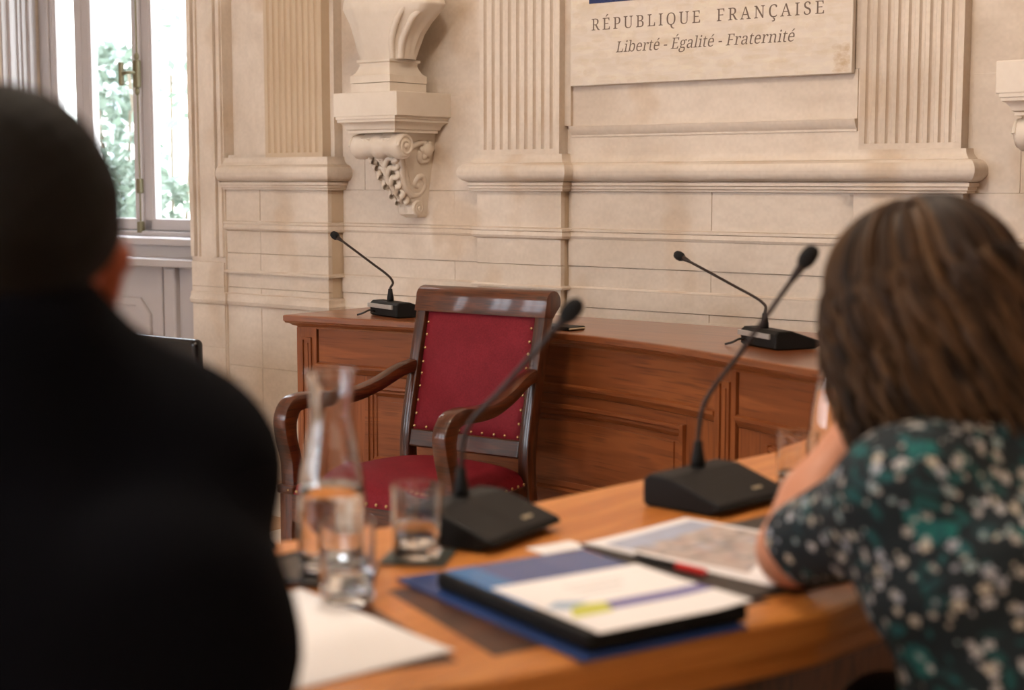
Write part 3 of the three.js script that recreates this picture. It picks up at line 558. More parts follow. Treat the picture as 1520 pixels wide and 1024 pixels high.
// ---------------------------------------------------------------- microphones
function micUnit(label, group, pos, turn, tip, o = {}) {
  const g = thing('desk_microphone', label, 'microphone', pos, turn, group);
  const w = o.w ?? 0.175;
  const prof = [[-0.062, 0.008], [-0.058, 0.005], [0.05, 0.005], [0.068, 0.013], [0.066, 0.016], [-0.02, 0.044], [-0.055, 0.044], [-0.062, 0.038]];
  obj('base', extrude(prof.map(([z, y]) => [z, y]), w - 0.008, 0.004).translate(0, 0, -(w - 0.008) / 2).rotateY(-Math.PI / 2), M.black, g);
  obj('back_strip', rbox(-w * 0.36, w * 0.53, 0.026, 0.039, -0.072, -0.064, 0.0015), M.silver, g);
  obj('cable', tube([[w * 0.3, 0.012, -0.06], [w * 0.32, 0.018, -0.085], [w * 0.34, 0.01, -0.105], [w * 0.45, 0.0035, -0.115]], 0.003, 20), M.blackGloss, g);
  const mk = []; const sl = Math.atan2(0.03, 0.086);
  for (const dx of [-0.012, -0.004, 0.004]) mk.push(new THREE.BoxGeometry(0.0055, 0.0006, 0.006).rotateX(sl).translate(w * 0.22 + dx, 0.0212 + 0.0045, 0.05));
  obj('maker_mark', mk, M.pale, g);
  const nx = o.nx ?? 0.012, nz = o.nz ?? -0.04, inv = new THREE.Matrix4(); g.updateMatrixWorld(true); inv.copy(g.matrixWorld).invert();
  const T_ = V(...tip).applyMatrix4(inv), b0 = V(nx, 0.046, nz);
  obj('collar', lathe([[0.001, 0.046], [0.011, 0.046], [0.0105, 0.06], [0.008, 0.072], [0.0065, 0.086], [0.001, 0.086]], 18).translate(nx, 0, nz), M.black, g);
  const k = o.knee ? V(...o.knee).applyMatrix4(inv) : V(nx, 0.13, nz).lerp(T_, 0.06);
  const b1 = b0.clone().setY(0.088), pts = [b0.clone().setY(0.07), b1, ...(o.knee ? [b1.clone().lerp(k, 0.6), k.clone().lerp(b1, 0.12).lerp(T_, 0.05), k.clone().lerp(T_, 0.14)] : [k]), k.clone().lerp(T_, 0.35), k.clone().lerp(T_, 0.68), T_];
  obj('gooseneck', tube(pts, 0.0038, 60, 10), M.neck, g);
  const dir = T_.clone().sub(k).normalize(), q = new THREE.Quaternion().setFromUnitVectors(V(0, 1, 0), dir);
  obj('head_sleeve', lathe([[0.001, -0.03], [0.0042, -0.03], [0.0062, -0.014], [0.0075, 0.0], [0.001, 0.0]], 16).applyQuaternion(q).translate(T_.x, T_.y, T_.z), M.neck, g);
  obj('windscreen', lathe([[0.001, -0.004], [0.0085, -0.003], [0.0122, 0.006], [0.0128, 0.016], [0.011, 0.025], [0.006, 0.031], [0.001, 0.032]], 20).applyQuaternion(q).translate(T_.x, T_.y, T_.z), M.foam, g);
  return g;
}
const R_ = Math.PI / 180;
micUnit('black gooseneck microphone on the table beside the half filled glass', null, [2.70, TT, 2.85], 97 * R_, [2.80, 1.043, 2.80]);
micUnit('black gooseneck microphone on the table beside the printed sheets', null, [2.832, TT, 2.475], 86 * R_, [2.928, 1.1, 2.40]);
micUnit('black microphone base on the table beside the water carafe and man', null, [2.535, TT, 3.2], 112 * R_, [2.68, 1.0, 3.42]);
micUnit('black gooseneck microphone near the far corner of the curved oak desk', null, [0.71, 0.8, 0.86], 163 * R_, [0.40, 1.037, 0.83], { w: 0.17, nx: 0, knee: [0.70, 0.912, 0.88] });
micUnit('black gooseneck microphone on the curved oak desk below the lettered panel', null, [2.075, 0.8, 0.92], 151 * R_, [1.735, 1.013, 0.85], { w: 0.17, nx: 0.01, knee: [2.045, 0.91, 0.94] });
micUnit('black gooseneck microphone on the curved oak desk beyond the brown haired woman', null, [2.85, 0.8, 0.90], 150 * R_, [2.565, 1.067, 0.85], { w: 0.17, knee: [2.81, 0.92, 0.87] });
{
  const t = thing('desk_notebook', 'thin dark closed notebook lying on the oak desk behind the armchair', 'notebook', [1.35, 0.8, 0.9], -4 * R_);
  obj('cover', rbox(-0.1, 0.07, 0, 0.011, -0.04, 0.03, 0.003), M.black, t);
  obj('edge', rbox(-0.098, 0.072, 0.003, 0.008, -0.038, 0.0295, 0.002), M.pale, t);
}

// ---------------------------------------------------------------- glassware
function carafe(pos, label, level) {
  const g = thing('carafe', label, 'carafe', pos);
  const out = [[0.001, 0], [0.036, 0], [0.0395, 0.004], [0.0415, 0.02], [0.0415, 0.05], [0.040, 0.085], [0.0365, 0.118], [0.031, 0.148], [0.0265, 0.17], [0.0248, 0.186], [0.0255, 0.205], [0.028, 0.222], [0.031, 0.237]];
  const inn = out.slice(3).map(([r, y]) => [r - 0.0022, y]).reverse();
  const prof = [...out, [0.03, 0.2385], ...inn, [0.037, 0.012], [0.03, 0.0095], [0.001, 0.009]];
  obj('vessel', lathe(prof, 56), M.glass, g);
  const wat = [[0.001, 0.0096], [0.03, 0.0101], [0.0365, 0.0126]];
  for (const [r, y] of out.slice(3)) if (y < level) wat.push([r - 0.0026, y]);
  wat.push([wat.at(-1)[0] - 0.0006, level], [0.001, level]);
  obj('water', lathe(wat, 48), M.water, g);
  return g;
}
function tumbler(pos, label, level) {
  const g = thing('water_glass', label, 'glass', pos);
  obj('vessel', lathe([[0.001, 0], [0.027, 0], [0.0295, 0.002], [0.0305, 0.01], [0.0322, 0.09], [0.0315, 0.0912], [0.0306, 0.09], [0.0289, 0.016], [0.027, 0.0125], [0.001, 0.011]], 48), M.glass, g);
  if (level) { const R = (y) => lerp(0.0285, 0.0303, (y - 0.016) / 0.074); obj('water', lathe([[0.001, 0.0116], [0.0266, 0.0131], [R(0.018), 0.018], [R(level), level], [0.001, level]], 40), M.water, g); }
  return g;
}
carafe([2.686, TT + 0.008, 3.112], 'clear glass carafe of water standing on the black tray', 0.1);
tumbler([2.79, TT + 0.0005, 3.192], 'water glass right in front of the carafe on the bare table', 0.034);
tumbler([2.719, TT + 0.004, 2.998], 'half filled water glass standing on the dark square coaster', 0.044);
carafe([2.9, TT + 0.0005, 2.235], 'clear glass carafe hidden behind the raised forearm of the woman', 0.15);
tumbler([2.885, TT + 0.0005, 2.325], 'water glass beside the raised forearm of the woman', 0.03);
{
  const t = thing('coaster', 'dark square coaster under the half filled glass', 'coaster', [2.719, TT + 0.0005, 2.996], 30 * R_);
  obj('pad', rbox(-0.041, 0.041, 0, 0.0034, -0.041, 0.041, 0.0015), new THREE.MeshStandardMaterial({ color: 0x3c4440, roughness: 0.5 }), t);
  const r = thing('tray', 'flat black oval tray under the carafe', 'tray', [2.675, TT + 0.0005, 3.12], 60 * R_);
  obj('plate', lathe([[0.001, 0], [0.06, 0], [0.066, 0.004], [0.066, 0.009], [0.063, 0.009], [0.061, 0.0068], [0.001, 0.0068]], 48).scale(1.0, 1, 1.25), M.blackGloss, r);
}

// ---------------------------------------------------------------- papers and folders
const sheet = (w, d, bend = 0) => { const g = new THREE.BoxGeometry(w, 0.0006, d, 12, 1, 12), p = g.attributes.position; for (let i = 0; i < p.count; i++) p.setY(i, p.getY(i) + bend * smooth(0.25, 0.5, p.getX(i) / w) * smooth(-0.2, 0.5, p.getZ(i) / d)); g.computeVertexNormals(); return g; };
function topUV(g, w, d) { const o = plain(g), p = o.attributes.position, uv = new Float32Array(p.count * 2); for (let i = 0; i < p.count; i++) { uv[i * 2] = p.getX(i) / w + 0.5; uv[i * 2 + 1] = 0.5 - p.getZ(i) / d; } o.setAttribute('uv', new THREE.BufferAttribute(uv, 2)); return o; }
{
  // local x runs along the near side of the table, local z towards the person
  const yaw = Math.atan2(0.951, 0.31);
  const bf = thing('blue_folder', 'blue card folder lying under the black portfolio', 'folder', [2.994, TT + 0.0008, 3.03], yaw);
  obj('card', rbox(-0.13, 0.085, 0, 0.004, -0.188, 0.186, 0.0015), M.navy, bf);
  const pf = thing('portfolio', 'black portfolio with blue cover strip on the blue folder', 'portfolio', [3.017, TT + 0.0052, 3.049], yaw);
  obj('cover', rbox(-0.105, 0.105, 0, 0.02, -0.15, 0.15, 0.006), M.black, pf);
  const blueTex = canvasTexture(256, 256, (c, w, h) => { c.fillStyle = '#3d5590'; c.fillRect(0, 0, w, h); c.fillStyle = '#2f73b6'; c.fillRect(0, 0, w * 0.2, h); c.fillStyle = '#4a5d94'; c.fillRect(w * 0.62, 0, w * 0.38, h); });
  obj('cover_sheet', topUV(rbox(-0.098, 0.098, 0.0196, 0.0208, -0.142, 0.04, 0.0004, 1), 0.2, 0.3), new THREE.MeshStandardMaterial({ map: blueTex, roughness: 0.25 }), pf, { uv: true });
  const pageTex = canvasTexture(512, 512, (c, w, h) => {
    c.fillStyle = '#f3f1f3'; c.fillRect(0, 0, w, h);
    c.fillStyle = '#6f6aa6'; c.fillRect(w * 0.3, h * 0.56, w * 0.7, h * 0.13);
    c.fillStyle = '#c9cc5a'; c.beginPath(); c.moveTo(w * 0.04, h * 0.72); c.lineTo(w * 0.16, h * 0.52); c.lineTo(w * 0.36, h * 0.56); c.lineTo(w * 0.3, h * 0.72); c.fill();
    c.fillStyle = '#9fb7cf'; c.beginPath(); c.moveTo(w * 0.02, h * 0.5); c.lineTo(w * 0.14, h * 0.42); c.lineTo(w * 0.3, h * 0.5); c.lineTo(w * 0.1, h * 0.58); c.fill();
    c.fillStyle = '#c9c6c6'; for (let i = 0; i < 3; i++) c.fillRect(w * 0.34, h * (0.2 + i * 0.08), w * (0.4 - i * 0.06), h * 0.018);
  });
  const pg = thing('cover_page', 'white page with purple bar and yellow green emblem on the portfolio', 'paper', [3.07, TT + 0.0265, 3.061], yaw);
  obj('sheet', topUV(sheet(0.2, 0.2, 0.003), 0.2, 0.2), new THREE.MeshStandardMaterial({ map: pageTex, roughness: 0.7 }), pg, { uv: true });
  const mat = thing('writing_mat', 'dark brown leather writing mat under the printed sheets', 'mat', [3.03, TT + 0.0008, 2.66], yaw - 0.04);
  obj('pad', rbox(-0.215, 0.22, 0, 0.003, -0.125, 0.19, 0.0012), M.leather, mat);
  const photoTex = canvasTexture(512, 512, (c, w, h) => {
    c.fillStyle = '#f1eff3'; c.fillRect(0, 0, w, h);
    c.save(); c.beginPath(); c.moveTo(w * 0.05, h * 0.06); c.lineTo(w * 0.95, h * 0.06); c.lineTo(w * 0.95, h * 0.56); c.lineTo(w * 0.05, h * 0.8); c.clip();
    c.fillStyle = '#b7a9a4'; c.fillRect(0, 0, w, h);
    let s = 11; const q = () => { s = (s * 16807) % 2147483647; return s / 2147483647; };
    const cols = ['#8f97ae', '#c8b3a8', '#8c8580', '#d6cbc6', '#a98f88', '#7b7c80', '#b8c0d2'];
    for (let i = 0; i < 220; i++) { c.fillStyle = cols[Math.floor(q() * cols.length)]; c.globalAlpha = 0.5; c.fillRect(q() * w, q() * h, 10 + q() * 60, 8 + q() * 34); }
    c.globalAlpha = 0.8; c.fillStyle = '#a9b6d4'; c.fillRect(0, 0, w * 0.95, h * 0.2);
    c.restore();
  });
  const st = thing('printed_sheets', 'white sheets with a printed grey photograph on the leather mat', 'papers', [3.008, TT + 0.0042, 2.7235], yaw + 0.25);
  obj('top_sheet', topUV(sheet(0.21, 0.297).translate(0, 0.0022, 0), 0.21, 0.297), new THREE.MeshStandardMaterial({ map: photoTex, roughness: 0.6 }), st, { uv: true });
  obj('lower_sheet', sheet(0.21, 0.297).rotateY(-0.05).translate(-0.008, 0.0008, -0.004), M.paper, st);
  const pn = thing('pen', 'dark pen with a bright red cap beside the printed sheets', 'pen', [3.0, TT + 0.0087, 2.852], -0.15);
  obj('barrel', lathe([[0.001, 0], [0.0035, 0], [0.004, 0.004], [0.004, 0.085], [0.001, 0.085]], 16).rotateZ(Math.PI / 2).translate(0.028, 0, 0), M.blackGloss, pn);
  obj('cap', lathe([[0.001, 0], [0.0046, 0], [0.0046, 0.042], [0.0035, 0.046], [0.001, 0.046]], 16).rotateZ(-Math.PI / 2).translate(0.01, 0, 0), new THREE.MeshStandardMaterial({ color: 0xc8201c, roughness: 0.35 }), pn);
  const cd = thing('loose_slip', 'small white paper slip poking out beyond the blue folder', 'paper', [2.822, TT + 0.001, 2.843], yaw + 0.05);
  obj('sheet', sheet(0.073, 0.042), M.paper, cd);
  const mp = thing('paper_pile', 'white loose sheets on the table beside the man in the dark suit', 'papers', [2.838, TT + 0.001, 3.33], -0.23);
  obj('top_sheet', sheet(0.297, 0.21).translate(0, 0.0016, 0), M.paper, mp);
  obj('lower_sheet', sheet(0.297, 0.21).rotateY(0.04).translate(0.004, 0.0006, 0.003), M.paper, mp);
}
// ---------------------------------------------------------------- people
// a skin over tapered bones: the distances are joined by a smooth minimum and meshed with surface nets
function skinMesh(bones, cell, k, o = {}) {
  const pad = 0.03 + k, lo = [1e9, 1e9, 1e9], hi = [-1e9, -1e9, -1e9];
  for (const b of bones) for (const [p, r] of [[b[0], b[1]], [b[2], b[3]]]) for (let c = 0; c < 3; c++) { lo[c] = Math.min(lo[c], p[c] - r - pad); hi[c] = Math.max(hi[c], p[c] + r + pad); }
  const B = bones.map(([a, ra, b, rb, kk]) => { const d = [b[0] - a[0], b[1] - a[1], b[2] - a[2]]; return { a, d, l2: Math.max(1e-9, d[0] ** 2 + d[1] ** 2 + d[2] ** 2), ra, dr: rb - ra, k: kk ?? k }; });
  const dist = (x, y, z) => {
    let m = 1e3;
    for (const q of B) {
      const px = x - q.a[0], py = y - q.a[1], pz = z - q.a[2], t = clamp((px * q.d[0] + py * q.d[1] + pz * q.d[2]) / q.l2, 0, 1);
      const e = Math.sqrt((px - q.d[0] * t) ** 2 + (py - q.d[1] * t) ** 2 + (pz - q.d[2] * t) ** 2) - q.ra - q.dr * t;
      const h = Math.max(q.k - Math.abs(m - e), 0) / q.k; m = Math.min(m, e) - h * h * q.k * 0.25;
    }
    if (o.more) m = o.more(m, x, y, z);
    return m;
  };
  const n = [0, 1, 2].map((c) => Math.ceil((hi[c] - lo[c]) / cell) + 1), F = new Float32Array(n[0] * n[1] * n[2]), at = (i, j, l) => (l * n[1] + j) * n[0] + i;
  for (let l = 0; l < n[2]; l++) for (let j = 0; j < n[1]; j++) for (let i = 0; i < n[0]; i++) F[at(i, j, l)] = dist(lo[0] + i * cell, lo[1] + j * cell, lo[2] + l * cell);
  const id = new Int32Array(F.length).fill(-1), pos = [], nor = [], idx = [];
  const E = [[0, 1], [0, 2], [0, 4], [1, 3], [1, 5], [2, 3], [2, 6], [3, 7], [4, 5], [4, 6], [5, 7], [6, 7]];
  for (let l = 0; l < n[2] - 1; l++) for (let j = 0; j < n[1] - 1; j++) for (let i = 0; i < n[0] - 1; i++) {
    const v = []; let s = 0;
    for (let q = 0; q < 8; q++) { v.push(F[at(i + (q & 1), j + ((q >> 1) & 1), l + (q >> 2))]); if (v[q] < 0) s |= 1 << q; }
    if (s === 0 || s === 255) continue;
    let cx = 0, cy = 0, cz = 0, w = 0;
    for (const [a, b] of E) if ((v[a] < 0) !== (v[b] < 0)) { const t = v[a] / (v[a] - v[b]); cx += lerp(a & 1, b & 1, t); cy += lerp((a >> 1) & 1, (b >> 1) & 1, t); cz += lerp(a >> 2, b >> 2, t); w++; }
    const x = lo[0] + (i + cx / w) * cell, y = lo[1] + (j + cy / w) * cell, z = lo[2] + (l + cz / w) * cell, e = cell * 0.6;
    id[at(i, j, l)] = pos.length / 3; pos.push(x, y, z);
    const g = [dist(x + e, y, z) - dist(x - e, y, z), dist(x, y + e, z) - dist(x, y - e, z), dist(x, y, z + e) - dist(x, y, z - e)], gl = Math.hypot(...g) || 1;
    nor.push(g[0] / gl, g[1] / gl, g[2] / gl);
  }
  const quad = (a, b, c, d, flip) => { if (a < 0 || b < 0 || c < 0 || d < 0) return; flip ? idx.push(a, c, b, a, d, c) : idx.push(a, b, c, a, c, d); };
  for (let l = 1; l < n[2] - 1; l++) for (let j = 1; j < n[1] - 1; j++) for (let i = 1; i < n[0] - 1; i++) {
    const f = F[at(i, j, l)] < 0;
    if (f !== F[at(i + 1, j, l)] < 0) quad(id[at(i, j - 1, l - 1)], id[at(i, j, l - 1)], id[at(i, j, l)], id[at(i, j - 1, l)], !f);
    if (f !== F[at(i, j + 1, l)] < 0) quad(id[at(i - 1, j, l - 1)], id[at(i - 1, j, l)], id[at(i, j, l)], id[at(i, j, l - 1)], !f);
    if (f !== F[at(i, j, l + 1)] < 0) quad(id[at(i - 1, j - 1, l)], id[at(i, j - 1, l)], id[at(i, j, l)], id[at(i - 1, j, l)], !f);
  }
  const g = new THREE.BufferGeometry();
  g.setAttribute('position', new THREE.Float32BufferAttribute(pos, 3)); g.setAttribute('normal', new THREE.Float32BufferAttribute(nor, 3)); g.setIndex(idx);
  return g;
}
// a hand: palm and five bent fingers, from a wrist along dir, palm facing pn; curl 0..1
function handBones(wrist, dir, pn, curl, side, s = 1) {
  const d = V(...dir).normalize(), n = V(...pn).addScaledVector(d, -V(...pn).dot(d)).normalize(), w = new THREE.Vector3().crossVectors(d, n).multiplyScalar(side), out = [], A = (v) => v.toArray();
  const W = V(...wrist), P = (a, b, c) => W.clone().addScaledVector(d, a * s).addScaledVector(w, b * s).addScaledVector(n, c * s);
  for (const b of [-0.026, -0.009, 0.009, 0.026]) out.push([A(P(0.0, b * 0.7, 0)), 0.014 * s, A(P(0.085, b, 0)), 0.0115 * s, 0.012]);
  [[0.028, 0.072], [0.0095, 0.082], [-0.0095, 0.076], [-0.028, 0.06]].forEach(([b, L], i) => {
    let p = P(0.085, b, 0), a = 0.15 + curl * 0.5;
    for (const [f, r] of [[0.42, 0.0092], [0.32, 0.0085], [0.26, 0.0076]]) {
      const q = p.clone().addScaledVector(d, Math.cos(a) * L * f * s).addScaledVector(n, Math.sin(a) * L * f * s);
      out.push([A(p), r * s * 1.04, A(q), r * s * 0.95, 0.004]); p = q; a += 0.25 + curl * 0.75;
    }
  });
  let p = P(0.022, 0.03, 0.004);
  for (const [x, y, z, r] of [[0.05, 0.052, 0.018, 0.0105], [0.075, 0.058, 0.03, 0.0095], [0.095, 0.055, 0.04, 0.008]]) { const q = P(x, y, z); out.push([A(p), r * s * 1.1, A(q), r * s, 0.005]); p = q; }
  return out;
}
function headGeometry(c, fwd, up, s = 1) {   // face with nose, mouth, eyes, ears; fwd and up in body coordinates
  const f = V(...fwd).normalize(), u = V(...up).addScaledVector(f, -V(...up).dot(f)).normalize(), r = new THREE.Vector3().crossVectors(u, f), C = V(...c);
  const P = (x, y, z) => C.clone().addScaledVector(r, x * s).addScaledVector(u, y * s).addScaledVector(f, z * s).toArray();
  const b = [
    [P(0, 0.03, -0.02), 0.074 * s, P(0, 0.035, 0.022), 0.068 * s, 0.03], [P(0, -0.01, 0.01), 0.066 * s, P(0, -0.045, 0.035), 0.052 * s, 0.03],
    [P(-0.03, -0.075, 0.045), 0.026 * s, P(0.03, -0.075, 0.045), 0.026 * s, 0.03], [P(0, -0.088, 0.068), 0.017 * s, P(0, -0.083, 0.07), 0.018 * s, 0.015],
    [P(0, 0.005, 0.088), 0.009 * s, P(0, -0.028, 0.106), 0.012 * s, 0.01], [P(-0.012, -0.03, 0.096), 0.007 * s, P(0.012, -0.03, 0.096), 0.007 * s, 0.008],
    [P(-0.016, -0.055, 0.087), 0.007 * s, P(0.016, -0.055, 0.087), 0.007 * s, 0.006], [P(-0.014, -0.064, 0.085), 0.008 * s, P(0.014, -0.064, 0.085), 0.008 * s, 0.006],
    [P(-0.045, 0.022, 0.074), 0.011 * s, P(-0.015, 0.024, 0.085), 0.011 * s, 0.012], [P(0.045, 0.022, 0.074), 0.011 * s, P(0.015, 0.024, 0.085), 0.011 * s, 0.012],
    [P(-0.031, 0.004, 0.074), 0.012 * s, P(-0.031, 0.004, 0.075), 0.012 * s, 0.004], [P(0.031, 0.004, 0.074), 0.012 * s, P(0.031, 0.004, 0.075), 0.012 * s, 0.004],
    [P(0, -0.03, -0.03), 0.05 * s, P(0, -0.11, -0.03), 0.05 * s, 0.02],
  ];
  for (const q of [-1, 1]) b.push([P(q * 0.076, 0.022, -0.006), 0.011 * s, P(q * 0.082, 0.008, -0.014), 0.012 * s, 0.005], [P(q * 0.082, 0.01, -0.016), 0.01 * s, P(q * 0.076, -0.026, -0.002), 0.008 * s, 0.005]);
  return b;
}
const personAt = (label, x, z, turn) => thing('person', label, 'person', [x, 0, z], turn);
{
  // man seen from behind in a dark suit
  const p = personAt('man with short dark hair in a dark suit seen from behind', 2.865, 3.671, Math.atan2(-0.866, -0.5));
  const arm = (s) => ({ sh: [s * 0.12, 0.995, -0.12], el: [s * 0.162, 0.80, 0.0], wr: [s * 0.12, 0.785, 0.225] }), L = arm(1), Rr = arm(-1);
  const hips = [0, 0.55, -0.3], knee = (s) => [s * 0.13, 0.53, 0.14], ank = (s) => [s * 0.13, 0.09, 0.12];
  const hd = headGeometry([0, 1.15, -0.085], [0.0, -0.12, 1], [0, 1, 0.1], 1.04);
  const limbs = [];
  for (const [s, a] of [[1, L], [-1, Rr]]) limbs.push([a.sh, 0.052, a.el, 0.04], [a.el, 0.038, a.wr, 0.027], [hips, 0.1, [s * 0.1, 0.54, -0.2], 0.085], [[s * 0.1, 0.54, -0.2], 0.08, knee(s), 0.055], [knee(s), 0.05, ank(s), 0.036], [ank(s), 0.035, [s * 0.14, 0.04, 0.24], 0.03], ...handBones(a.wr, [-s * 0.35, -0.03, 1], [0, -1, 0], 0.2, -s));
  const body = skinMesh([[hips, 0.12, [0, 0.8, -0.23], 0.12], [[-0.07, 0.9, -0.18], 0.1, [0.07, 0.9, -0.18], 0.1], [[-0.12, 0.99, -0.13], 0.045, [0.12, 0.99, -0.13], 0.045], [[0, 1.0, -0.13], 0.06, [0, 1.1, -0.11], 0.055], ...limbs], 0.012, 0.035);
  const head = skinMesh(hd, 0.0045, 0.02);
  obj('body', [body, head], M.skinMan, p);
  const fold = (m, x, y, z) => m + 0.003 * Math.sin(38 * y + 9 * x) * smooth(0.55, 0.8, y);
  const jb = [[[0, 0.52, -0.29], 0.16, [0, 0.78, -0.24], 0.145], [[-0.08, 0.88, -0.19], 0.125, [0.08, 0.88, -0.19], 0.125], [[-0.112, 1.0, -0.13], 0.062, [0.112, 1.0, -0.13], 0.062], [[0, 1.04, -0.13], 0.085, [0, 1.09, -0.125], 0.07], [[-0.03, 1.075, -0.13], 0.05, [-0.115, 1.005, -0.125], 0.06], [[0.03, 1.075, -0.13], 0.05, [0.115, 1.005, -0.125], 0.06]];
  for (const a of [L, Rr]) jb.push([a.sh, 0.068, [a.el[0], a.el[1], a.el[2]], 0.058], [a.el, 0.056, a.wr.map((v, i) => lerp(v, a.el[i], 0.06)), 0.038]);
  const jk = obj('jacket', skinMesh(jb, 0.012, 0.06, { more: fold }), M.suit, p);
  obj('collar', lathe([[0.074, 0], [0.08, 0.03], [0.07, 0.052], [0.064, 0.05], [0.07, 0.02], [0.066, 0]], 32).rotateX(0.22).scale(1, 1, 0.95).translate(0, 1.085, -0.118), M.suit, jk);
  obj('shirt_collar', lathe([[0.06, 0], [0.062, 0.06], [0.059, 0.06], [0.057, 0]], 28).rotateX(0.22).translate(0, 1.088, -0.112), M.shirt, p);
  const tb = []; for (const s of [1, -1]) tb.push([[0, 0.55, -0.3], 0.125, [s * 0.1, 0.545, -0.2], 0.105], [[s * 0.1, 0.545, -0.2], 0.095, knee(s), 0.07], [knee(s), 0.068, [s * 0.13, 0.12, 0.12], 0.055]);
  obj('trousers', skinMesh(tb, 0.014, 0.04), M.trousers, p);
  for (const s of [1, -1]) obj('shoe', skinMesh([[[s * 0.13, 0.05, 0.09], 0.046, [s * 0.145, 0.042, 0.25], 0.04]], 0.01, 0.02, { more: (m, x, y, z) => Math.max(m, 0.004 - y) }), M.shoe, p);
  // short hair: a cap over the skull with a fringe of strands at the nape
  const hairM = new THREE.MeshPhysicalMaterial({ color: 0x0c0907, roughness: 0.75, specularIntensity: 0.4 });
  const hair = skinMesh([[[0, 1.212, -0.108], 0.083, [0, 1.222, -0.066], 0.075], [[0, 1.17, -0.125], 0.07, [0, 1.12, -0.132], 0.05], [[-0.045, 1.2, -0.1], 0.038, [-0.052, 1.185, -0.095], 0.034], [[0.045, 1.2, -0.1], 0.038, [0.052, 1.185, -0.095], 0.034]], 0.006, 0.03, { more: (m, x, y, z) => Math.max(m + 0.0006 * Math.sin(x * 260) * Math.sin(y * 210 + z * 150), -(Math.hypot(x, (y - 1.15) * 0.9, z + 0.005) - 0.084)) });
  obj('hair', hair, hairM, p);
}
{
  // woman leaning on her elbow, hand at her face
  const p = personAt('woman with long brown hair in a flowered teal blouse leaning on her elbow', 3.253, 2.776, Math.atan2(-0.951, -0.31));
  const HC = [0.01, 1.07, -0.035], HF = [0.25, -0.3, 1], HU = [0, 1, 0.3];
  const L = { sh: [0.118, 0.9, -0.135], el: [0.088, 0.797, 0.072], wr: [-0.012, 0.945, 0.06] }, Rr = { sh: [-0.165, 0.905, -0.12], el: [-0.2, 0.79, 0.1], wr: [-0.3, 0.785, 0.24] };
  const hips = [-0.02, 0.53, -0.3], knee = (s) => [s * 0.11 - 0.02, 0.53, 0.12], ank = (s) => [s * 0.1 - 0.02, 0.09, 0.1];
  const limbs = [];
  for (const [s, a] of [[1, L], [-1, Rr]]) limbs.push([a.sh, 0.045, a.el, 0.037], [a.el, 0.036, a.el.map((v, i) => lerp(v, a.wr[i], 0.35)), 0.041], [a.el.map((v, i) => lerp(v, a.wr[i], 0.35)), 0.041, a.wr, 0.027], [hips, 0.1, [s * 0.09 - 0.02, 0.53, -0.2], 0.085], [[s * 0.09 - 0.02, 0.53, -0.2], 0.08, knee(s), 0.052], [knee(s), 0.048, ank(s), 0.032], [ank(s), 0.032, [s * 0.11 - 0.02, 0.035, 0.21], 0.025]);
  limbs.push(...handBones(L.wr, [-0.05, 1, -0.12], [-0.25, 0.1, -1], 0.75, 1, 0.92), ...handBones(Rr.wr, [0.4, -0.02, 1], [0, -1, 0], 0.3, 1, 0.92));
  const body = skinMesh([[hips, 0.12, [0, 0.72, -0.2], 0.1], [[-0.06, 0.82, -0.16], 0.085, [0.06, 0.82, -0.16], 0.085], [[-0.13, 0.9, -0.12], 0.042, [0.12, 0.9, -0.12], 0.042], [[0, 0.9, -0.12], 0.05, [0.008, 0.99, -0.07], 0.046], ...limbs], 0.009, 0.03);
  obj('body', [body, skinMesh(headGeometry(HC, HF, HU, 0.95), 0.0045, 0.02)], M.skin, p);
  const flowers = canvasTexture(1024, 1024, (c, w, h) => {
    let s = 5; const q = () => { s = (s * 16807) % 2147483647; return s / 2147483647; };
    c.fillStyle = '#0e1d24'; c.fillRect(0, 0, w, h);
    const wrap = (x, y, r, f) => { for (const dx of [-w, 0, w]) for (const dy of [-h, 0, h]) if (x + dx > -r && x + dx < w + r && y + dy > -r && y + dy < h + r) f(x + dx, y + dy); };
    for (let i = 0; i < 150; i++) { const x = q() * w, y = q() * h, r = 14 + q() * 34, a = q() * 3; c.fillStyle = ['#0f4a4c', '#163a40', '#0c1c22', '#14565a'][Math.floor(q() * 4)]; wrap(x, y, r * 2, (X, Y) => { c.beginPath(); c.ellipse(X, Y, r, r * 0.45, a, 0, 7); c.fill(); }); }
    for (let i = 0; i < 4; i++) { const x = q() * w, y = q() * h, R = 60 + q() * 26; for (let k = 0; k < 9; k++) { const a = k * 0.7, X0 = x + Math.cos(a) * R * 0.5, Y0 = y + Math.sin(a) * R * 0.5; c.fillStyle = k % 2 ? '#0d6664' : '#0f5659'; wrap(X0, Y0, R, (X, Y) => { c.beginPath(); c.ellipse(X, Y, R * 0.62, R * 0.36, a, 0, 7); c.fill(); }); } }
    for (let i = 0; i < 270; i++) {
      const x = q() * w, y = q() * h, big = q() < 0.5, R = big ? 14 + q() * 8 : 6 + q() * 6, col = ['#b9b9bd', '#a4a9b6', '#c4bcae', '#8fa3a8', '#b0adaa'][Math.floor(q() * 5)], a0 = q() * 6;
      for (let k = 0; k < 5; k++) { const a = a0 + k * 1.2566, X0 = x + Math.cos(a) * R * 0.58, Y0 = y + Math.sin(a) * R * 0.58; c.fillStyle = col; wrap(X0, Y0, R, (X, Y) => { c.beginPath(); c.ellipse(X, Y, R * 0.5, R * 0.36, a, 0, 7); c.fill(); }); }
      c.fillStyle = '#6b6148'; wrap(x, y, R, (X, Y) => { c.beginPath(); c.arc(X, Y, R * 0.2, 0, 7); c.fill(); });
    }
  });
  flowers.wrapS = flowers.wrapT = THREE.RepeatWrapping; flowers.repeat.set(3.4, 3.4);
  M.blouse = new THREE.MeshStandardMaterial({ map: flowers, roughness: 0.85 });
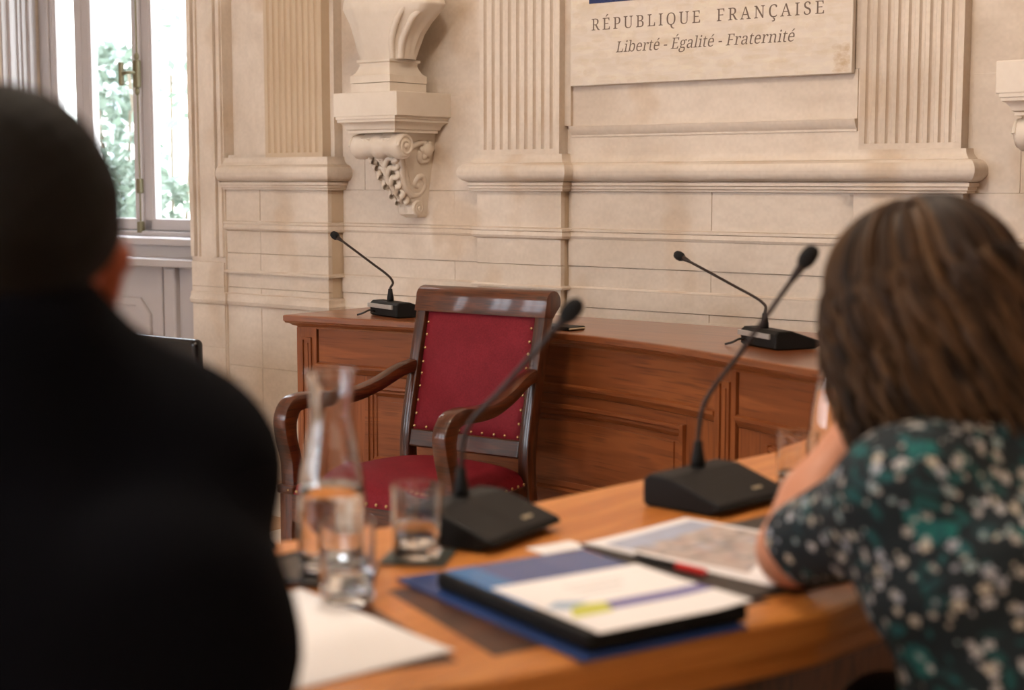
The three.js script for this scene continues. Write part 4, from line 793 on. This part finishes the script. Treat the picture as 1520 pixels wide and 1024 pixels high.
  const bb = [[[-0.01, 0.5, -0.27], 0.165, [0, 0.72, -0.2], 0.14], [[-0.07, 0.82, -0.17], 0.112, [0.07, 0.82, -0.17], 0.112], [[-0.135, 0.905, -0.125], 0.062, [0.125, 0.905, -0.125], 0.062], [[0, 0.92, -0.13], 0.07, [0, 0.935, -0.125], 0.07]];
  for (const a of [L, Rr]) bb.push([a.sh, 0.06, a.sh.map((v, i) => lerp(v, a.el[i], 0.86)), 0.049]);
  const bl = obj('blouse', skinMesh(bb, 0.01, 0.05, { more: (m, x, y, z) => m + 0.0035 * Math.sin(46 * y + 16 * x + 22 * z) }), M.blouse, p, { grain: 'y' });
  const tb = []; for (const s of [1, -1]) tb.push([[-0.02, 0.54, -0.3], 0.12, [s * 0.09 - 0.02, 0.54, -0.2], 0.1], [[s * 0.09 - 0.02, 0.54, -0.2], 0.092, knee(s), 0.064], [knee(s), 0.06, [s * 0.1 - 0.02, 0.13, 0.1], 0.045]);
  obj('trousers', skinMesh(tb, 0.014, 0.04), M.trousers, p);
  for (const s of [1, -1]) obj('shoe', skinMesh([[[s * 0.1 - 0.02, 0.045, 0.07], 0.042, [s * 0.11 - 0.02, 0.036, 0.22], 0.034]], 0.01, 0.02, { more: (m, x, y, z) => Math.max(m, 0.004 - y) }), M.shoe, p);
  obj('bracelet', new THREE.TorusGeometry(0.037, 0.004, 8, 28).rotateX(Math.PI / 2).rotateZ(0.5).translate(...L.el.map((v, i) => lerp(v, L.wr[i], 0.12))), new THREE.MeshStandardMaterial({ color: 0xc97a3a, metalness: 0.8, roughness: 0.3 }), p);
  // hair: an under-mass and many wavy locks falling from the crown
  const f = V(...HF).normalize(), u = V(...HU).addScaledVector(f, -V(...HU).dot(f)).normalize(), r = new THREE.Vector3().crossVectors(u, f), C = V(...HC);
  const hp = (x, y, z) => C.clone().addScaledVector(r, x).addScaledVector(u, y).addScaledVector(f, z);
  const A = (v) => v.toArray();
  const mass = skinMesh([[A(hp(0, 0.028, -0.03)), 0.09, A(hp(0, 0.04, 0.01)), 0.078], [A(hp(-0.045, -0.02, -0.035)), 0.052, A(hp(-0.06, -0.14, -0.045)), 0.04], [A(hp(0.045, -0.02, -0.03)), 0.052, A(hp(0.065, -0.14, -0.02)), 0.038], [A(hp(0, -0.02, -0.06)), 0.062, A(hp(0, -0.15, -0.085)), 0.045]], 0.006, 0.035,
    { more: (m, x, y, z) => { const q = V(x, y, z).sub(C), fz = q.dot(f), fy = q.dot(u), fx = q.dot(r); return Math.max(m, -(Math.hypot(fx * 0.95, (fy + 0.035) * 0.75, fz - 0.095) - 0.088)); } });
  const locks = [], tone = [[0.03, 0.015, 0.008], [0.045, 0.024, 0.012], [0.07, 0.036, 0.016], [0.1, 0.053, 0.024], [0.016, 0.009, 0.006]];
  const paint = (g, c, c2) => { const n = g.attributes.position.count, a = new Float32Array(n * 3), uv = g.attributes.uv; for (let i = 0; i < n; i++) { const t = uv ? uv.getX(i) : 0; for (let k = 0; k < 3; k++) a[i * 3 + k] = lerp(c[k], c2[k], t); } g.setAttribute('color', new THREE.BufferAttribute(a, 3)); return g; };
  const N = 420;
  for (let i = 0; i < N; i++) {
    const az = lerp(-2.55, 2.55, (i + rr(-0.5, 0.5)) / N) + Math.PI, th0 = rr(0.05, 1.0), len = rr(0.2, 0.3), ph = rr(0, 6.3), wv = rr(0.005, 0.015), lift = rr(0.0, 0.008);
    const pts = [], sx = Math.sin(az), sz = Math.cos(az), total = 12;
    for (let k = 0; k <= total; k++) {
      const t = k / total, th = th0 + t * 2.1;
      let q;
      if (th < 1.5) { const R = lift; q = [sx * Math.sin(th) * (0.089 + R), 0.032 + Math.cos(th) * (0.09 + R), -0.012 + sz * Math.sin(th) * (0.1 + R)]; }
      else { const d = (th - 1.5) / 1.6 * len, fl = 0.089 + lift + 0.012 * Math.sin(d * 12) - d * d * 0.35; q = [sx * fl + wv * Math.sin(d * 40 + ph), 0.032 + 0.006 - d, -0.012 + sz * (fl + 0.011) + wv * Math.cos(d * 36 + ph)]; }
      pts.push(hp(...q));
    }
    const g = tube(pts, 1, 20, 5), pp = g.attributes.position, curve = new THREE.CatmullRomCurve3(pts);
    const rad = rr(0.004, 0.0085);
    for (let v = 0; v < pp.count; v++) { const ringI = Math.floor(v / 6), c = curve.getPointAt(ringI / 20), k = rad * (0.35 + 0.65 * Math.sin(Math.PI * clamp(ringI / 20 * 0.86 + 0.12, 0, 1))); pp.setXYZ(v, c.x + (pp.getX(v) - c.x) * k, c.y + (pp.getY(v) - c.y) * k, c.z + (pp.getZ(v) - c.z) * k); }
    g.computeVertexNormals();
    const a = tone[Math.floor(rnd() * tone.length)], b2 = tone[Math.floor(rnd() * tone.length)];
    locks.push(paint(g, a, b2));
  }
  const hairMat = new THREE.MeshPhysicalMaterial({ vertexColors: true, roughness: 0.5, specularIntensity: 0.4 });
  obj('hair', [paint(mass, tone[0], tone[0]), ...locks], hairMat, p, { color: true });
}
// chairs the two sit on, dark and low behind them
function sideChair(label, x, z, turn) {
  const c = thing('meeting_chair', label, 'chair', [x, 0, z], turn);
  obj('seat', rbox(-0.23, 0.23, 0.36, 0.405, -0.24, 0.2, 0.015), M.leather, c);
  obj('backrest', rbox(-0.2, 0.2, 0.44, 0.62, -0.34, -0.315, 0.01).translate(0, 0, -0.03), M.leather, c);
  for (const [a, b] of [[-0.2, -0.2], [0.2, -0.2], [-0.2, 0.17], [0.2, 0.17]]) obj('leg', barAlong([[a, 0.37, b], [a, 0.2, b * 1.03], [a, 0, b * 1.1]], 0.03, 0.03, 6), M.walnut, c, { grain: 'y' });
  for (const s of [-1, 1]) obj('back_upright', barAlong([[s * 0.19, 0.38, -0.23], [s * 0.19, 0.5, -0.33], [s * 0.19, 0.61, -0.345]], 0.026, 0.02, 8), M.walnut, c, { grain: 'y' });
}
sideChair('dark leather chair under the man in the suit', 2.865 + 0.866 * 0.26, 3.671 + 0.5 * 0.26, Math.atan2(-0.866, -0.5));
sideChair('dark leather chair under the woman in the flowered blouse', 3.253 + 0.951 * 0.26, 2.776 + 0.31 * 0.26, Math.atan2(-0.951, -0.31));
{
  const c = thing('guest_chair', 'black padded chair standing against the wall beside the window', 'chair', [-0.675, 0, 0.72], 0.05);
  obj('backrest', rbox(-0.24, 0.24, 0.36, 0.64, -0.02, 0.03, 0.022), M.blackGloss, c);
  obj('seat', rbox(-0.24, 0.24, 0.3, 0.36, 0.02, 0.46, 0.02), M.black, c);
  for (const s of [-1, 1]) obj('frame', tube([[s * 0.25, 0, -0.04], [s * 0.25, 0.3, 0.0], [s * 0.25, 0.34, 0.2], [s * 0.25, 0.3, 0.44], [s * 0.25, 0, 0.47]], 0.012, 30), M.silver, c);
}
// ---------------------------------------------------------------- the garden outside
{
  struct('ground', box(-26, 14, -0.6, -0.45, -24, -0.36), new THREE.MeshStandardMaterial({ color: 0xa9b39a, roughness: 1 }));
  const leafG = new THREE.BufferGeometry();
  leafG.setAttribute('position', new THREE.Float32BufferAttribute([0, 0, 0, 0.028, 0.008, 0.04, 0, 0.012, 0.1, -0.028, 0.008, 0.04], 3)); leafG.setIndex([0, 1, 2, 0, 2, 3]); leafG.computeVertexNormals();
  const leafM = new THREE.MeshPhysicalMaterial({ color: 0x68786a, roughness: 0.9, side: THREE.DoubleSide, transmission: 0.35, thickness: 0 });
  const stemM = new THREE.MeshStandardMaterial({ color: 0x6d6254, roughness: 1 });
  const shrub = (label, x, z, rx, h, n, y0 = -0.45) => {
    const g = thing('garden_shrub', label, 'shrub', [x, y0, z], 0, 'shrubs in the garden');
    const im = new THREE.InstancedMesh(leafG, leafM, n), m = new THREE.Matrix4(), q = new THREE.Quaternion(), e = new THREE.Euler();
    for (let i = 0; i < n; i++) {
      const a = rr(0, 6.283), t = rnd(), r = rx * Math.sqrt(rnd()) * (0.35 + 0.9 * Math.sin(Math.PI * clamp(t * 0.85 + 0.12, 0, 1)));
      q.setFromEuler(e.set(rr(-1.4, 1.4), rr(0, 6.28), rr(-1, 1)));
      im.setMatrixAt(i, m.compose(V(Math.cos(a) * r, 0.1 + t * h, Math.sin(a) * r), q, V(1, 1, 1).multiplyScalar(rr(0.7, 1.5))));
    }
    im.name = 'foliage'; im.userData.kind = 'stuff'; g.add(im);
    obj('stem', Array.from({ length: 5 }, (_, i) => tube([[0, 0, 0], [Math.cos(i * 1.3) * rx * 0.3, h * 0.4, Math.sin(i * 1.3) * rx * 0.3], [Math.cos(i * 1.3) * rx * 0.6, h * 0.85, Math.sin(i * 1.3) * rx * 0.6]], 0.014, 10, 5)), stemM, g);
  };
  shrub('tall thin shrub climbing beside the pale garden house', -6.1, -3.2, 0.32, 2.6, 1500);
  shrub('low bushy shrub below the meeting stiles of the window', -5.4, -2.7, 0.5, 1.7, 1700);
  shrub('loose shrub with thin twigs outside the narrow casement', -5.2, -3.0, 0.5, 2.9, 420);
  shrub('small rounded shrub at the foot of the casement', -4.55, -2.4, 0.4, 1.6, 800);
  const wall = thing('garden_house', 'pale rendered house beyond the garden', 'building', [-15.6, -0.45, -9]);
  const hw = new THREE.MeshStandardMaterial({ color: 0xe6e4de, roughness: 0.9 });
  obj('wall', box(-3.2, 3.4, 0, 7, -3, 0), hw, wall); obj('downpipe', tube([[1.9, 0, 0.06], [1.9, 3, 0.06], [1.9, 7, 0.06]], 0.11, 8, 10), new THREE.MeshStandardMaterial({ color: 0x98a2ae, roughness: 0.6 }), wall);
  obj('cornice', box(-3.3, 3.5, 3.1, 3.3, -0.1, 0.12), hw, wall);
}
// ---------------------------------------------------------------- hanging lamps of the hall, above the frame
for (const [x, z, where] of [[2.1, 2.5, 'above the curved desk'], [2.6, 5.8, 'above the middle of the hall']]) {
  const g = thing('pendant_lamp', 'frosted globe lamp hanging ' + where, 'lamp', [x, RH, z]);
  obj('rod', lathe([[0.05, 0], [0.05, -0.02], [0.008, -0.03], [0.008, -1.0], [0.04, -1.02], [0.04, -1.06], [0.001, -1.06]].reverse(), 16), M.brass, g);
  obj('globe', ball(0, -1.24, 0, 0.2, 0.2, 0.2, 32), new THREE.MeshStandardMaterial({ color: 0xfff1dc, emissive: LAMP.color, emissiveIntensity: 2.5, roughness: 0.4 }), g);
  const l = new THREE.PointLight(LAMP.color, LAMP.watt); l.position.set(0, -1.24, 0); l.castShadow = true; l.shadow.radius = 10; l.name = 'lamp_light'; g.add(l);
}
renderer.render(scene, camera);
